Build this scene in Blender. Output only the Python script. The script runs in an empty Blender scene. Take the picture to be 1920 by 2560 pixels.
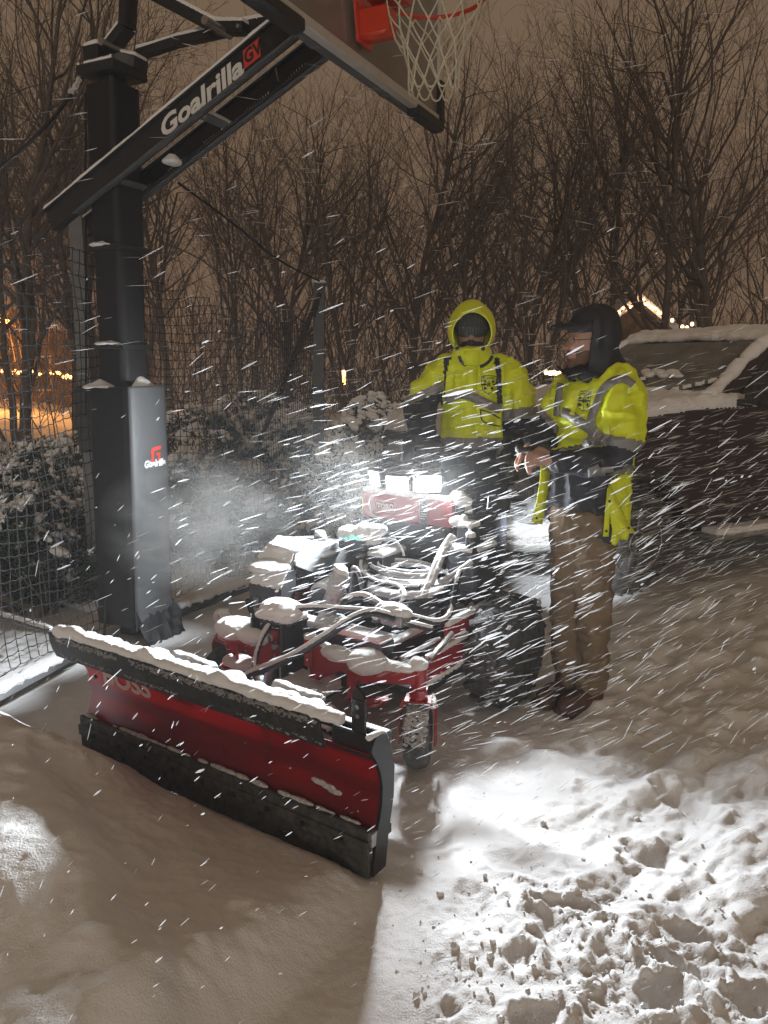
import bpy, bmesh, math, random
import numpy as np
from mathutils import Vector, Matrix, Quaternion
from mathutils.bvhtree import BVHTree
from mathutils import noise as mnoise
random.seed(7); RNG = np.random.default_rng(7)
SC = bpy.context.scene; COL = SC.collection
# ------------------------------------------------------------ camera
CAM_H = 1.58; PITCH = math.radians(11.0)
cam_d = bpy.data.cameras.new('camera'); cam = bpy.data.objects.new('camera', cam_d); COL.objects.link(cam)
cam.location = (0, 0, CAM_H); cam.rotation_euler = (math.radians(90) - PITCH, 0, 0)
cam_d.sensor_fit = 'HORIZONTAL'; cam_d.sensor_width = 27.0; cam_d.lens = 27.03; cam_d.clip_start = 0.05; cam_d.clip_end = 500
SC.camera = cam
# ------------------------------------------------------------ world: low cloud lit by town lights
W = bpy.data.worlds.new('World'); SC.world = W; W.use_nodes = True
wn = W.node_tree.nodes; wl = W.node_tree.links
bg = wn['Background']; tc = wn.new('ShaderNodeTexCoord'); sx = wn.new('ShaderNodeSeparateXYZ')
ramp = wn.new('ShaderNodeValToRGB'); nz = wn.new('ShaderNodeTexNoise'); nz.inputs['Scale'].default_value = 1.6; nz.inputs['Detail'].default_value = 2
mx = wn.new('ShaderNodeMath'); mx.operation = 'MULTIPLY_ADD'; mx.inputs[1].default_value = 0.12
wl.new(tc.outputs['Generated'], sx.inputs[0]); wl.new(tc.outputs['Generated'], nz.inputs['Vector'])
wl.new(nz.outputs['Fac'], mx.inputs[0]); wl.new(sx.outputs['Z'], mx.inputs[2]); wl.new(mx.outputs[0], ramp.inputs[0])
ramp.color_ramp.elements[0].position = 0.0; ramp.color_ramp.elements[0].color = (0.178, 0.108, 0.066, 1)
ramp.color_ramp.elements[1].position = 0.6; ramp.color_ramp.elements[1].color = (0.170, 0.118, 0.073, 1)
wl.new(ramp.outputs[0], bg.inputs['Color']); bg.inputs['Strength'].default_value = 1.0
# ------------------------------------------------------------ one soft, low key light from the assumed house side, behind the camera
sun_d = bpy.data.lights.new('sun', 'SUN'); sun = bpy.data.objects.new('sun', sun_d); COL.objects.link(sun)
sun_d.energy = 0.55; sun_d.angle = math.radians(14); sun_d.color = (1.0, 0.90, 0.76)
sd = Vector((0.05, 0.97, -0.115)).normalized()
sun.rotation_euler = sd.to_track_quat('-Z', 'Y').to_euler(); sun.location = (1, -6, 6)
SC.view_settings.view_transform = 'Standard'; SC.view_settings.look = 'None'
SC.view_settings.exposure = 0.0; SC.view_settings.gamma = 1.0
SC.render.engine = 'CYCLES'
cy = SC.cycles; cy.use_denoising = True; cy.max_bounces = 6; cy.diffuse_bounces = 3; cy.glossy_bounces = 2
cy.transparent_max_bounces = 12; cy.volume_bounces = 0; cy.volume_step_rate = 2.0; cy.sample_clamp_indirect = 3.0; cy.sample_clamp_direct = 12.0
cy.caustics_reflective = False; cy.caustics_refractive = False
try: cy.denoiser = 'OPENIMAGEDENOISE'
except Exception: pass
# ------------------------------------------------------------ picture measurements -> places in the world
CP, SP = math.cos(PITCH), math.sin(PITCH)
def ray(u, v):
    a = (u - 960) / 1922.0; k = (v - 1280) / 1922.0
    return Vector((a, CP - SP * k, -(SP + CP * k)))
def at(u, v, y):                       # point of a sight line at ground distance y
    d = ray(u, v); t = y / d.y; return Vector((d.x * t, y, CAM_H + d.z * t))
def gp(u, v, z=0.0):                   # point of a sight line at height z
    d = ray(u, v); t = (z - CAM_H) / d.z; return Vector((d.x * t, d.y * t, z))
def pl(u, v, p0, n):                   # point of a sight line on a plane
    d = ray(u, v); c = Vector((0, 0, CAM_H)); t = (Vector(p0) - c).dot(n) / d.dot(n); return c + d * t
# ------------------------------------------------------------ materials
MATS = {}
def mat(name, col, rough=0.6, metal=0.0, noise=None, bump=None, spec=None, emit=None, trans=None, sheen=None, coat=None):
    """noise=(scale, colour2, amount)   bump=(scale, strength, dist)"""
    m = bpy.data.materials.new(name); m.use_nodes = True; nt = m.node_tree; N = nt.nodes; L = nt.links
    b = N['Principled BSDF']; b.inputs['Base Color'].default_value = (*col, 1); b.inputs['Roughness'].default_value = rough
    b.inputs['Metallic'].default_value = metal
    if spec is not None: b.inputs['Specular IOR Level'].default_value = spec
    if coat: b.inputs['Coat Weight'].default_value = coat
    if sheen: b.inputs['Sheen Weight'].default_value = sheen
    t = N.new('ShaderNodeTexCoord')
    if noise:
        n = N.new('ShaderNodeTexNoise'); n.inputs['Scale'].default_value = noise[0]; n.inputs['Detail'].default_value = 6; n.inputs['Roughness'].default_value = 0.65
        L.new(t.outputs['Object'], n.inputs['Vector'])
        r = N.new('ShaderNodeValToRGB'); r.color_ramp.elements[0].position = 0.5 - noise[2] * 0.5; r.color_ramp.elements[1].position = 0.5 + noise[2] * 0.5 + 0.05
        r.color_ramp.elements[0].color = (*col, 1); r.color_ramp.elements[1].color = (*noise[1], 1)
        L.new(n.outputs['Fac'], r.inputs[0]); L.new(r.outputs[0], b.inputs['Base Color'])
    if bump:
        n2 = N.new('ShaderNodeTexNoise'); n2.inputs['Scale'].default_value = bump[0]; n2.inputs['Detail'].default_value = 5
        L.new(t.outputs['Object'], n2.inputs['Vector']); bp = N.new('ShaderNodeBump'); bp.inputs['Strength'].default_value = bump[1]; bp.inputs['Distance'].default_value = bump[2]
        L.new(n2.outputs['Fac'], bp.inputs['Height']); L.new(bp.outputs[0], b.inputs['Normal'])
    if emit: b.inputs['Emission Color'].default_value = (*emit[0], 1); b.inputs['Emission Strength'].default_value = emit[1]
    if trans:
        tr = N.new('ShaderNodeBsdfTranslucent'); tr.inputs[0].default_value = (*trans[0], 1); mixs = N.new('ShaderNodeMixShader'); mixs.inputs[0].default_value = trans[1]
        L.new(b.outputs[0], mixs.inputs[1]); L.new(tr.outputs[0], mixs.inputs[2]); L.new(mixs.outputs[0], N['Material Output'].inputs['Surface'])
    MATS[name] = m; return m
M_snow = mat('snow', (0.86, 0.87, 0.89), 0.75, bump=(260, 0.35, 0.004), spec=0.25)
M_snowfar = mat('snow_far', (0.84, 0.85, 0.87), 0.8, bump=(60, 0.4, 0.02), spec=0.1)
M_crust = mat('snow_crust', (0.80, 0.82, 0.84), 0.8, noise=(60, (0.25, 0.25, 0.26), 0.5), bump=(120, 0.8, 0.01))
M_blk = mat('black_paint', (0.011, 0.011, 0.012), 0.45, noise=(18, (0.026, 0.026, 0.028), 0.6), spec=.35, bump=(50, 0.15, 0.002))
M_blk2 = mat('black_vinyl', (0.006, 0.006, 0.007), 0.6, noise=(9, (0.012, 0.012, 0.014), 0.7), spec=.3, bump=(14, 0.35, 0.01))
M_rub = mat('rubber', (0.018, 0.018, 0.018), 0.8, noise=(30, (0.10, 0.10, 0.10), 0.35), bump=(60, 0.4, 0.004))
M_red = mat('red_paint', (0.30, 0.008, 0.010), 0.38, noise=(12, (0.25, 0.012, 0.014), 0.7), coat=0.2)
M_blade = mat('red_blade', (0.17, 0.004, 0.010), 0.4, noise=(7, (0.12, 0.006, 0.012), 0.8), trans=((0.85, 0.012, 0.03), 0.15))
M_steel = mat('steel', (0.42, 0.43, 0.44), 0.38, 0.9, noise=(25, (0.3, 0.3, 0.3), 0.6))
M_galv = mat('galvanised', (0.10, 0.10, 0.10), 0.55, 0.3, noise=(20, (0.14, 0.14, 0.14), 0.6))
M_white = mat('white_print', (0.75, 0.75, 0.73), 0.5)
M_redpr = mat('red_print', (0.62, 0.05, 0.03), 0.5)
M_glass = mat('dark_glass', (0.03, 0.035, 0.035), 0.15)
# ------------------------------------------------------------ mesh builder
def unit(v): v = Vector(v); return v.normalized() if v.length > 1e-9 else Vector((0, 0, 1))
def frame_of(t, up=Vector((0, 0, 1))):
    t = unit(t)
    a = up.cross(t)
    if a.length < 1e-3: a = Vector((1, 0, 0)).cross(t)
    a.normalize(); return a, t.cross(a).normalized()
class MB:
    def __init__(s): s.v = []; s.f = []
    def add(s, vs, fs):
        o = len(s.v); s.v += [tuple(x) for x in vs]; s.f += [tuple(i + o for i in f) for f in fs]; return s
    def box(s, c, size, ax=None, bevel=0.0):
        c = Vector(c); A = ax or (Vector((1, 0, 0)), Vector((0, 1, 0)), Vector((0, 0, 1)))
        hx, hy, hz = [q * .5 for q in size]
        if bevel <= 0:
            vs = [c + A[0] * (i * hx) + A[1] * (j * hy) + A[2] * (k * hz) for k in (-1, 1) for j in (-1, 1) for i in (-1, 1)]
            return s.add(vs, [(0, 2, 3, 1), (4, 5, 7, 6), (0, 1, 5, 4), (2, 6, 7, 3), (0, 4, 6, 2), (1, 3, 7, 5)])
        b = min(bevel, hx * .9, hy * .9, hz * .9); vs = []; rings = []
        def ring(ix, iy, z): return [(ix, iy - 0, z)]
        prof = [(b, -hz), (0, -hz + b), (0, hz - b), (b, hz)]
        for ins, z in prof:
            x = hx - ins; y = hy - ins; cb = b * .7
            pts = [(x - cb, -y), (x, -y + cb), (x, y - cb), (x - cb, y), (-x + cb, y), (-x, y - cb), (-x, -y + cb), (-x + cb, -y)]
            rings.append([c + A[0] * p[0] + A[1] * p[1] + A[2] * z for p in pts])
        return s.loft(rings)
    def loft(s, rings, caps=True, closed=True):
        n = len(rings[0]); vs = [p for r in rings for p in r]; fs = []
        for i in range(len(rings) - 1):
            for j in range(n if closed else n - 1):
                k = (j + 1) % n; fs.append((i * n + j, i * n + k, (i + 1) * n + k, (i + 1) * n + j))
        if caps and closed: fs.append(tuple(reversed(range(n)))); fs.append(tuple((len(rings) - 1) * n + j for j in range(n)))
        return s.add(vs, fs)
    def tube(s, pts, r, n=10, caps=True, sq=1.0, up=None):
        pts = [Vector(p) for p in pts]; R = r if isinstance(r, (list, tuple)) else [r] * len(pts); rings = []
        a = None
        for i, p in enumerate(pts):
            t = (pts[min(i + 1, len(pts) - 1)] - pts[max(i - 1, 0)])
            if a is None or up is not None: a, b = frame_of(t, up or Vector((0, 0, 1)))
            else:
                t = unit(t); a = (a - t * a.dot(t)); a = a.normalized() if a.length > 1e-4 else frame_of(t)[0]; b = t.cross(a)
            rings.append([p + a * (math.cos(2 * math.pi * j / n) * R[i]) + b * (math.sin(2 * math.pi * j / n) * R[i] * sq) for j in range(n)])
        return s.loft(rings, caps)
    def cyl(s, p0, p1, r, r1=None, n=16): return s.tube([p0, p1], [r, r if r1 is None else r1], n)
    def ell(s, c, rx, ry, rz, ax=None, nu=16, nv=10):
        c = Vector(c); A = ax or (Vector((1, 0, 0)), Vector((0, 1, 0)), Vector((0, 0, 1))); rings = []
        for i in range(1, nv):
            th = math.pi * i / nv
            rings.append([c + A[0] * (rx * math.sin(th) * math.cos(2 * math.pi * j / nu)) + A[1] * (ry * math.sin(th) * math.sin(2 * math.pi * j / nu)) - A[2] * (rz * math.cos(th)) for j in range(nu)])
        return s.loft(rings)
    def prism(s, pts, d):              # polygon (3D points) pushed along vector d
        pts = [Vector(p) for p in pts]; d = Vector(d); n = len(pts)
        return s.add(pts + [p + d for p in pts], [tuple(reversed(range(n))), tuple(range(n, 2 * n))] + [(j, (j + 1) % n, n + (j + 1) % n, n + j) for j in range(n)])
    def lathe(s, c, axis, prof, n=32):
        a, b = frame_of(axis); ax = unit(axis); c = Vector(c)
        rings = [[c + ax * h + (a * math.cos(2 * math.pi * j / n) + b * math.sin(2 * math.pi * j / n)) * max(r, 1e-4) for j in range(n)] for h, r in prof]
        return s.loft(rings)
def smooth_path(pts, k=6):
    P = [Vector(p) for p in pts]; out = []
    for i in range(len(P) - 1):
        p0 = P[max(i - 1, 0)]; p1 = P[i]; p2 = P[i + 1]; p3 = P[min(i + 2, len(P) - 1)]
        for j in range(k):
            t = j / k
            out.append(0.5 * ((2 * p1) + (p2 - p0) * t + (2 * p0 - 5 * p1 + 4 * p2 - p3) * t * t + (-p0 + 3 * p1 - 3 * p2 + p3) * t ** 3))
    out.append(P[-1]); return out
def world_inv(o):
    m = Matrix.Identity(4); c = o
    chain = []
    while c is not None: chain.append(c); c = c.parent
    for c in reversed(chain): m = m @ c.matrix_basis
    return m.inverted()
def link(name, vs, fs, m, parent=None, smooth=True, origin=None, flat_angle=None):
    me = bpy.data.meshes.new(name); o = bpy.data.objects.new(name, me); COL.objects.link(o)
    if parent is not None:
        o.parent = parent; inv = world_inv(parent); V = [tuple(inv @ Vector(p)) for p in vs]
    elif origin is not None:
        o.location = origin; V = [tuple(Vector(p) - Vector(origin)) for p in vs]
    else: V = [tuple(p) for p in vs]
    me.from_pydata(V, [], fs); 
    if m is not None: me.materials.append(m)
    if smooth:
        me.polygons.foreach_set('use_smooth', [True] * len(me.polygons))
        if flat_angle is None: flat_angle = 38
        try: me.set_sharp_from_angle(angle=math.radians(flat_angle))
        except Exception: pass
    me.update(); return o
def obj(name, mb, m, parent=None, smooth=True, origin=None, fix=True):
    o = link(name, mb.v, mb.f, m, parent, smooth, origin)
    if fix:
        b = bmesh.new(); b.from_mesh(o.data); bmesh.ops.recalc_face_normals(b, faces=b.faces); b.to_mesh(o.data); b.free()
        if smooth:
            try: o.data.set_sharp_from_angle(angle=math.radians(38))
            except Exception: pass
    return o
def tag(o, label=None, cat=None, group=None, kind=None):
    if label: o['label'] = label
    if cat: o['category'] = cat
    if group: o['group'] = group
    if kind: o['kind'] = kind
    return o
def thing(name, loc, label, cat, group=None, rz=0.0):
    o = bpy.data.objects.new(name, None); COL.objects.link(o); o.location = loc; o.rotation_euler = (0, 0, rz); o.empty_display_size = 0.1
    return tag(o, label, cat, group)
def remesh(vs, fs, voxel, smooth=4, disp=None, factor=0.5):
    me = bpy.data.meshes.new('tmp'); me.from_pydata([tuple(v) for v in vs], [], fs)
    o = bpy.data.objects.new('tmp', me); COL.objects.link(o)
    b = bmesh.new(); b.from_mesh(me); bmesh.ops.recalc_face_normals(b, faces=b.faces); b.to_mesh(me); b.free()
    r = o.modifiers.new('r', 'REMESH'); r.mode = 'VOXEL'; r.voxel_size = voxel
    if smooth: s = o.modifiers.new('s', 'SMOOTH'); s.iterations = smooth; s.factor = factor
    dg = bpy.context.evaluated_depsgraph_get(); dg.update(); ev = o.evaluated_get(dg); m2 = ev.to_mesh()
    n = len(m2.vertices); V = np.empty(n * 3, 'f'); m2.vertices.foreach_get('co', V); V = V.reshape(-1, 3)
    Nn = np.empty(n * 3, 'f'); m2.vertices.foreach_get('normal', Nn); Nn = Nn.reshape(-1, 3)
    F = [tuple(p.vertices) for p in m2.polygons]
    ev.to_mesh_clear(); bpy.data.objects.remove(o); bpy.data.meshes.remove(me)
    if disp is not None: V = V + Nn * disp(V, Nn)[:, None]
    return V, F
# numpy value noise (3D) used for folds, lumps and the ground
_T = RNG.random((64, 64, 64)).astype('f')
def vnoise(P, scale=1.0):
    Q = np.asarray(P, 'f') * scale; I = np.floor(Q).astype(int); f = Q - I; f = f * f * (3 - 2 * f); I &= 63; J = (I + 1) & 63
    x0, y0, z0 = I.T; x1, y1, z1 = J.T; fx, fy, fz = f.T
    def g(a, b, c): return _T[a, b, c]
    c00 = g(x0, y0, z0) * (1 - fx) + g(x1, y0, z0) * fx; c10 = g(x0, y1, z0) * (1 - fx) + g(x1, y1, z0) * fx
    c01 = g(x0, y0, z1) * (1 - fx) + g(x1, y0, z1) * fx; c11 = g(x0, y1, z1) * (1 - fx) + g(x1, y1, z1) * fx
    return ((c00 * (1 - fy) + c10 * fy) * (1 - fz) + (c01 * (1 - fy) + c11 * fy) * fz) * 2 - 1
def fbm(P, scale, octv=4, gain=0.5):
    P = np.asarray(P, 'f')
    if P.shape[1] == 2: P = np.c_[P, np.zeros(len(P), 'f')]
    r = 0; a = 1; s = scale
    for k in range(octv): r = r + a * vnoise(P + k * 7.31, s); a *= gain; s *= 2.03
    return r
def text_mesh(txt, size, extrude=0.001, shear=0.0, offset=0.0, align='CENTER', font_space=1.0):
    c = bpy.data.curves.new('t', 'FONT'); c.body = txt; c.size = size; c.extrude = extrude; c.shear = shear; c.offset = offset
    c.align_x = align; c.align_y = 'CENTER'; c.space_character = font_space; c.resolution_u = 3
    o = bpy.data.objects.new('t', c); COL.objects.link(o); dg = bpy.context.evaluated_depsgraph_get(); dg.update()
    me = bpy.data.meshes.new_from_object(o.evaluated_get(dg))
    V = [v.co.copy() for v in me.vertices]; F = [tuple(p.vertices) for p in me.polygons]
    bpy.data.objects.remove(o); bpy.data.meshes.remove(me); return V, F
def put_text(name, txt, size, c, X, Y, m, parent, squash=1.0, **kw):
    V, F = text_mesh(txt, size, **kw); X = unit(X); Y = unit(Y); Z = X.cross(Y)
    return link(name, [Vector(c) + X * (v.x * squash) + Y * v.y + Z * v.z for v in V], F, m, parent, smooth=False)
def segs(P0, P1, R0, R1, n):           # many tapered prisms at once
    P0 = np.asarray(P0, 'f'); P1 = np.asarray(P1, 'f'); R0 = np.asarray(R0, 'f'); R1 = np.asarray(R1, 'f'); k = len(P0)
    T = P1 - P0; T /= (np.linalg.norm(T, axis=1, keepdims=True) + 1e-9)
    H = np.where(np.abs(T[:, 2:3]) > 0.9, np.array([[1., 0, 0]]), np.array([[0, 0, 1.]])); A = np.cross(H, T); A /= np.linalg.norm(A, axis=1, keepdims=True); B = np.cross(T, A)
    ang = np.arange(n) * 2 * np.pi / n; V = np.empty((k, 2, n, 3), 'f')
    D = A[:, None, :] * np.cos(ang)[None, :, None] + B[:, None, :] * np.sin(ang)[None, :, None]
    V[:, 0] = P0[:, None] + D * R0[:, None, None]; V[:, 1] = P1[:, None] + D * R1[:, None, None]
    base = (np.arange(k) * 2 * n)[:, None]; j = np.arange(n); q = np.stack([j, (j + 1) % n, n + (j + 1) % n, n + j], 1)
    F = (base[:, :, None] + q[None]).reshape(-1, 4); return V.reshape(-1, 3), F
def np_mesh(name, V, F, m, smooth=True):
    me = bpy.data.meshes.new(name); V = np.ascontiguousarray(V, 'f'); F = np.ascontiguousarray(F, 'i'); k = F.shape[1]
    me.vertices.add(len(V)); me.vertices.foreach_set('co', V.ravel()); me.loops.add(F.size); me.loops.foreach_set('vertex_index', F.ravel())
    me.polygons.add(len(F)); me.polygons.foreach_set('loop_start', np.arange(len(F), dtype='i') * k)
    try: me.polygons.foreach_set('loop_total', np.full(len(F), k, 'i'))
    except Exception: pass
    me.polygons.foreach_set('use_smooth', np.full(len(F), smooth)); me.materials.append(m); me.update(calc_edges=True); return me
def mobj(name, me, parent=None, loc=None):
    o = bpy.data.objects.new(name, me); COL.objects.link(o); o.parent = parent
    if loc is not None: o.location = loc
    return o
def snow_on(objs, parent, thick=0.03, voxel=0.009, nzmin=0.45, smooth=5, name='snow_cover', m=None, amp=0.3, block=True, mask=None):
    """snow lying on every upward face of the given mesh objects that is open to the sky"""
    VV = []; FF = []; tri = []
    for o in objs:
        M = world_inv(o).inverted(); me = o.data; vs = [M @ v.co for v in me.vertices]
        off = len(VV); VV += vs
        for p in me.polygons: FF.append(tuple(i + off for i in p.vertices))
    bvh = BVHTree.FromPolygons(VV, FF); out = MB()
    for f in FF:
        ps = [VV[i] for i in f]; n = Vector((0, 0, 0))
        for i in range(1, len(ps) - 1): n += (ps[i] - ps[0]).cross(ps[i + 1] - ps[0])
        if n.length < 1e-9: continue
        n.normalize()
        if n.z < nzmin: continue
        c = sum(ps, Vector()) / len(ps)
        if mask and not mask(c): continue
        if block:
            h = bvh.ray_cast(c + Vector((0, 0, 0.004)), Vector((0, 0, 1)), 0.6)
            if h[0] is not None: continue
        t = thick * (0.5 + 0.5 * n.z) * (1 + amp * mnoise.noise(c * 9))
        out.prism([p - Vector((0, 0, 0.006)) for p in ps], (0, 0, t + 0.006))
    if not out.v: return None
    def dsp(V, N): return (fbm(V, 22, 3) * 0.10 + fbm(V, 6, 2) * 0.16) * thick * np.clip(N[:, 2] + 0.5, 0, 1)
    V, F = remesh(out.v, out.f, voxel, smooth, dsp)
    o = link(name, V, F, m or M_snow, parent); o['kind'] = 'stuff'; return o
# ============================================================ layout of the machine (needed by the ground)
MO = Vector((0.119, 3.774, 0)); MF = Vector((-0.58, -0.8146, 0)).normalized(); MR = Vector((0.8146, -0.58, 0)).normalized()
def mw(f, r, z): return MO + MF * f + MR * r + Vector((0, 0, z))
def onr(u, v, r): return pl(u, v, MO + MR * r, MR)
def onf(u, v, f): return pl(u, v, MO + MF * f, MF)
PA = Vector((-0.03, 2.14, 0)); PB = Vector((-1.22, 2.93, 0)); PD = (PB - PA).normalized(); PN = Vector((-PD.y * -1, 0, 0))
PN = Vector((PD.y, -PD.x, 0)).normalized()
if PN.y > 0: PN = -PN                  # blade looks forward, to the camera side
PL = (PB - PA).length
# ============================================================ snow covered ground
def gauss(X, Y, cx, cy, sx, sy, ang=0.0):
    c, s = math.cos(ang), math.sin(ang); u = (X - cx) * c + (Y - cy) * s; v = -(X - cx) * s + (Y - cy) * c
    return np.exp(-(u / sx) ** 2 - (v / sy) ** 2)
def sstep(a, b, x): t = np.clip((x - a) / (b - a), 0, 1); return t * t * (3 - 2 * t)
PILE = 0.075
PITS = []
def pit(u, v, sx, sy, ang, d): g = gp(u, v, 0.06); PITS.append((g.x, g.y, sx, sy, math.radians(ang), d))
for a in [(1635, 2110, .05, .09, 60, .075), (1392, 2290, .05, .10, 15, .05), (1180, 2225, .07, .09, 10, .03), (1669, 2450, .05, .06, 70, .10), (1888, 2470, .07, .05, 10, .09),
          (1760, 2310, .03, .10, 60, .06), (1700, 2375, .09, .025, -30, .05), (1355, 2500, .06, .04, 20, .06), (1300, 2355, .035, .04, 0, .04), (1718, 1975, .05, .10, 30, .07), (1030, 2040, .10, .10, 20, .035),
          (1440, 2230, .10, .02, -15, .045), (1480, 1960, .05, .08, 40, .03), (1560, 1860, .06, .12, 30, .03), (1270, 2120, .05, .09, 70, .03), (1840, 1830, .06, .12, 50, .03), (1330, 2040, .05, .07, 30, .03),
          (1520, 2440, .06, .03, 10, .035), (1120, 2480, .03, .03, 0, .03), (1750, 2130, .03, .08, 35, .03), (1660, 1740, .05, .1, 35, .03), (1860, 2060, .03, .1, 50, .03)]:
    pit(*a)
RUTS = []
def ground_h(X, Y):
    P = np.c_[X, Y].astype('f'); r = np.hypot(X - 0.3, Y - 3)
    h = 0.02 * fbm(P, 0.8, 3) * np.clip(r / 4, .3, 2.5) + 0.006 * fbm(P, 4, 3)
    # pushed heap in front of the blade
    dx = X - PA.x; dy = Y - PA.y; s = dx * PN.x + dy * PN.y; w = dx * PD.x + dy * PD.y
    wn = fbm(P, 2.2, 4); inside = sstep(-0.10, 0.10, w) 
    heap = (0.05 + 0.16 * sstep(0.05, 0.9, s) + 0.16 * sstep(0.2, 1.3, w) * sstep(0.0, 0.35, s)) * sstep(0.0, 0.10, s) * inside * (1 - 0.75 * sstep(1.6, 2.8, s))
    heap *= 1 + 0.15 * wn
    h = h + heap
    # the pale pushed-up pile left of the blade's path: a smooth shoulder that stands above the shadow of the blade
    bp = [gp(u, v, .34) for u, v in ((60, 1770), (118, 1815), (160, 1870), (235, 1990), (320, 2100), (375, 2240), (450, 2340), (500, 2600))]
    ys_ = np.array([p.y for p in bp][::-1]); xs_ = np.array([p.x for p in bp][::-1]); e = X - np.interp(Y, ys_, xs_) + .035 * fbm(P, 5, 3)
    pile = sstep(.07, -.16, e) * sstep(bp[0].y + .22, bp[0].y - .10, Y)
    h = h + PILE * pile * (1 + .10 * fbm(P + 4, 3.5, 3)) + .06 * gauss(X, Y, bp[1].x - .02, bp[1].y, .09, .08) - .05 * pile * sstep(0, .5, -e)
    # soft wind sculpting on the heap
    h = h + heap * (1 - .75 * pile) * (0.22 * np.abs(fbm(P + 3.3, 2.6, 5, .55)) + 0.035 * fbm(P, 16, 4, .6))
    # left bank beyond the net
    h = h + 0.05 * sstep(-1.2, -2.4, X) * (1 + fbm(P, 1.5, 3)) + 0.25 * sstep(-2.2, -5, X + 0.35 * (Y - 4)) 
    # trampled strip on the camera side
    tr = gauss(X, Y, 0.55, 1.50, 0.62, 0.42, math.radians(35)) + 0.8 * gauss(X, Y, 0.35, 1.9, 0.34, 0.3, 0) + 0.9 * gauss(X, Y, 0.55, 1.05, 0.5, 0.22, 0.3)
    tr = np.clip(tr * 1.25, 0, 1) * sstep(-0.02, 0.16, X - 0.0 + 0.12 * fbm(P, 4, 2))
    n1 = fbm(P, 19, 5, .6); n2 = fbm(P + 9, 48, 3, .6); n0 = sstep(-.25, .45, fbm(P + 31, 3.2, 3))
    h = h + tr * (0.008 * fbm(P + 2, 4.5, 2) + (0.004 + 0.011 * n0) * np.clip(n1 + .05, 0, 2) ** 1.15 + (0.003 + 0.006 * n0) * np.clip(n2, 0, 2) + 0.0022 * fbm(P + 5, 80, 3) + 0.010)
    # soft old tracks further right
    old = sstep(0.3, 1.0, X) * sstep(0.9, 2.2, Y) * (1 - sstep(4.5, 6.0, Y))
    h = h + old * (0.055 * np.abs(fbm(np.c_[X * .8 + Y * .6, (Y * .8 - X * .6) * 2.2], 2.4, 4)) + .010 * fbm(P, 9, 3))
    for (cx, cyy, sx_, sy_, an, d) in PITS:
        n = 1 + .25 * fbm(P, 16, 2); g = gauss(X, Y, cx, cyy, sx_, sy_, an) ; c, sn = math.cos(an), math.sin(an)
        u = ((X - cx) * c + (Y - cyy) * sn) / sx_; v = (-(X - cx) * sn + (Y - cyy) * c) / sy_; q = np.sqrt(u * u + v * v) * n
        h = h - .42 * d * (1 - sstep(0.35, 1.25, q)) + 0.15 * d * np.exp(-((q - 1.45) / .38) ** 2) * (1 + .8 * n1)
    for (u_, v_) in ((1177, 2224), (1392, 2290), (1560, 2330), (1130, 2420)):      # boot soles with tread rings
        g = gp(u_, v_, .05); q = np.hypot((X - g.x) / .055, (Y - g.y) / .10); h = h + .0022 * np.sin(np.hypot(X - g.x, (Y - g.y) * .7 + .02) * 620) * (1 - sstep(.8, 1.05, q)) - .006 * (1 - sstep(.9, 1.1, q))
    # ruts behind the drive wheels, scraped path under the machine
    q = (X - MO.x) * MR.x + (Y - MO.y) * MR.y; ff = (X - MO.x) * MF.x + (Y - MO.y) * MF.y
    under = sstep(.85, .55, np.abs(q)) * sstep(1.35, 1.1, ff) * sstep(-3.5, -1.5, ff)
    h = h * (1 - .6 * under) - .012 * under
    fine = np.clip(1.4 - r / 3, 0, 1); h = h + fine * 0.0022 * fbm(P, 90, 2)
    return h
def build_ground():
    def axis(a, b, c0, fine, coarse, grow=1.03):
        out = [c0]; d = fine
        while out[-1] < b: out.append(out[-1] + d); d = min(d * (grow if out[-1] > coarse[1] else 1.0), 4)
        d = fine; lo = [c0]
        while lo[-1] > a: lo.append(lo[-1] - d); d = min(d * (grow if lo[-1] < coarse[0] else 1.0), 4)
        return np.array(sorted(set(lo[1:] + out)))
    xs = axis(-90, 90, 0.2, 0.0085, (-1.1, 1.45), 1.022); ys = axis(-12, 160, 1.8, 0.0085, (0.75, 3.0), 1.016)
    X, Y = np.meshgrid(xs, ys); Z = ground_h(X.ravel(), Y.ravel())
    V = np.c_[X.ravel(), Y.ravel(), Z]; nx = len(xs); ny = len(ys)
    i = np.arange(ny - 1)[:, None] * nx + np.arange(nx - 1)[None]; F = np.stack([i, i + 1, i + 1 + nx, i + nx], -1).reshape(-1, 4)
    me = np_mesh('snow_ground', V, F, M_ground); o = mobj('snow_ground', me); o['kind'] = 'structure'; return o, nx, ny
M_ground = mat('snow_field', (0.86, 0.865, 0.88), 0.8, bump=(170, 0.45, 0.006), spec=0.2)
GROUND, gnx, gny = build_ground()
print('ground', gnx, gny)
def gz(x, y): return float(ground_h(np.array([x]), np.array([y]))[0])
# crumbs of snow kicked up by boots
mb = MB()
for _ in range(900):
    a = random.gauss(0.55, 0.42); b = random.gauss(1.45, 0.42)
    if a < 0.02 or b < 0.8: continue
    s = random.choice([.003, .003, .004, .005, .006, .010]) * random.uniform(.7, 1.4); q = Quaternion(Vector((random.random(), random.random(), random.random())).normalized(), random.random() * 6)
    ax = [q @ Vector(e) for e in ((1, 0, 0), (0, 1, 0), (0, 0, 1))]
    mb.ell((a, b, gz(a, b) + s * .3), s, s * random.uniform(.6, 1), s * random.uniform(.5, .9), ax, 6, 4)
o = obj('snow_crumbs', mb, M_snow, fix=False); tag(o, 'loose crumbs of snow kicked up around the boot prints', 'snow', kind='stuff')
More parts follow.
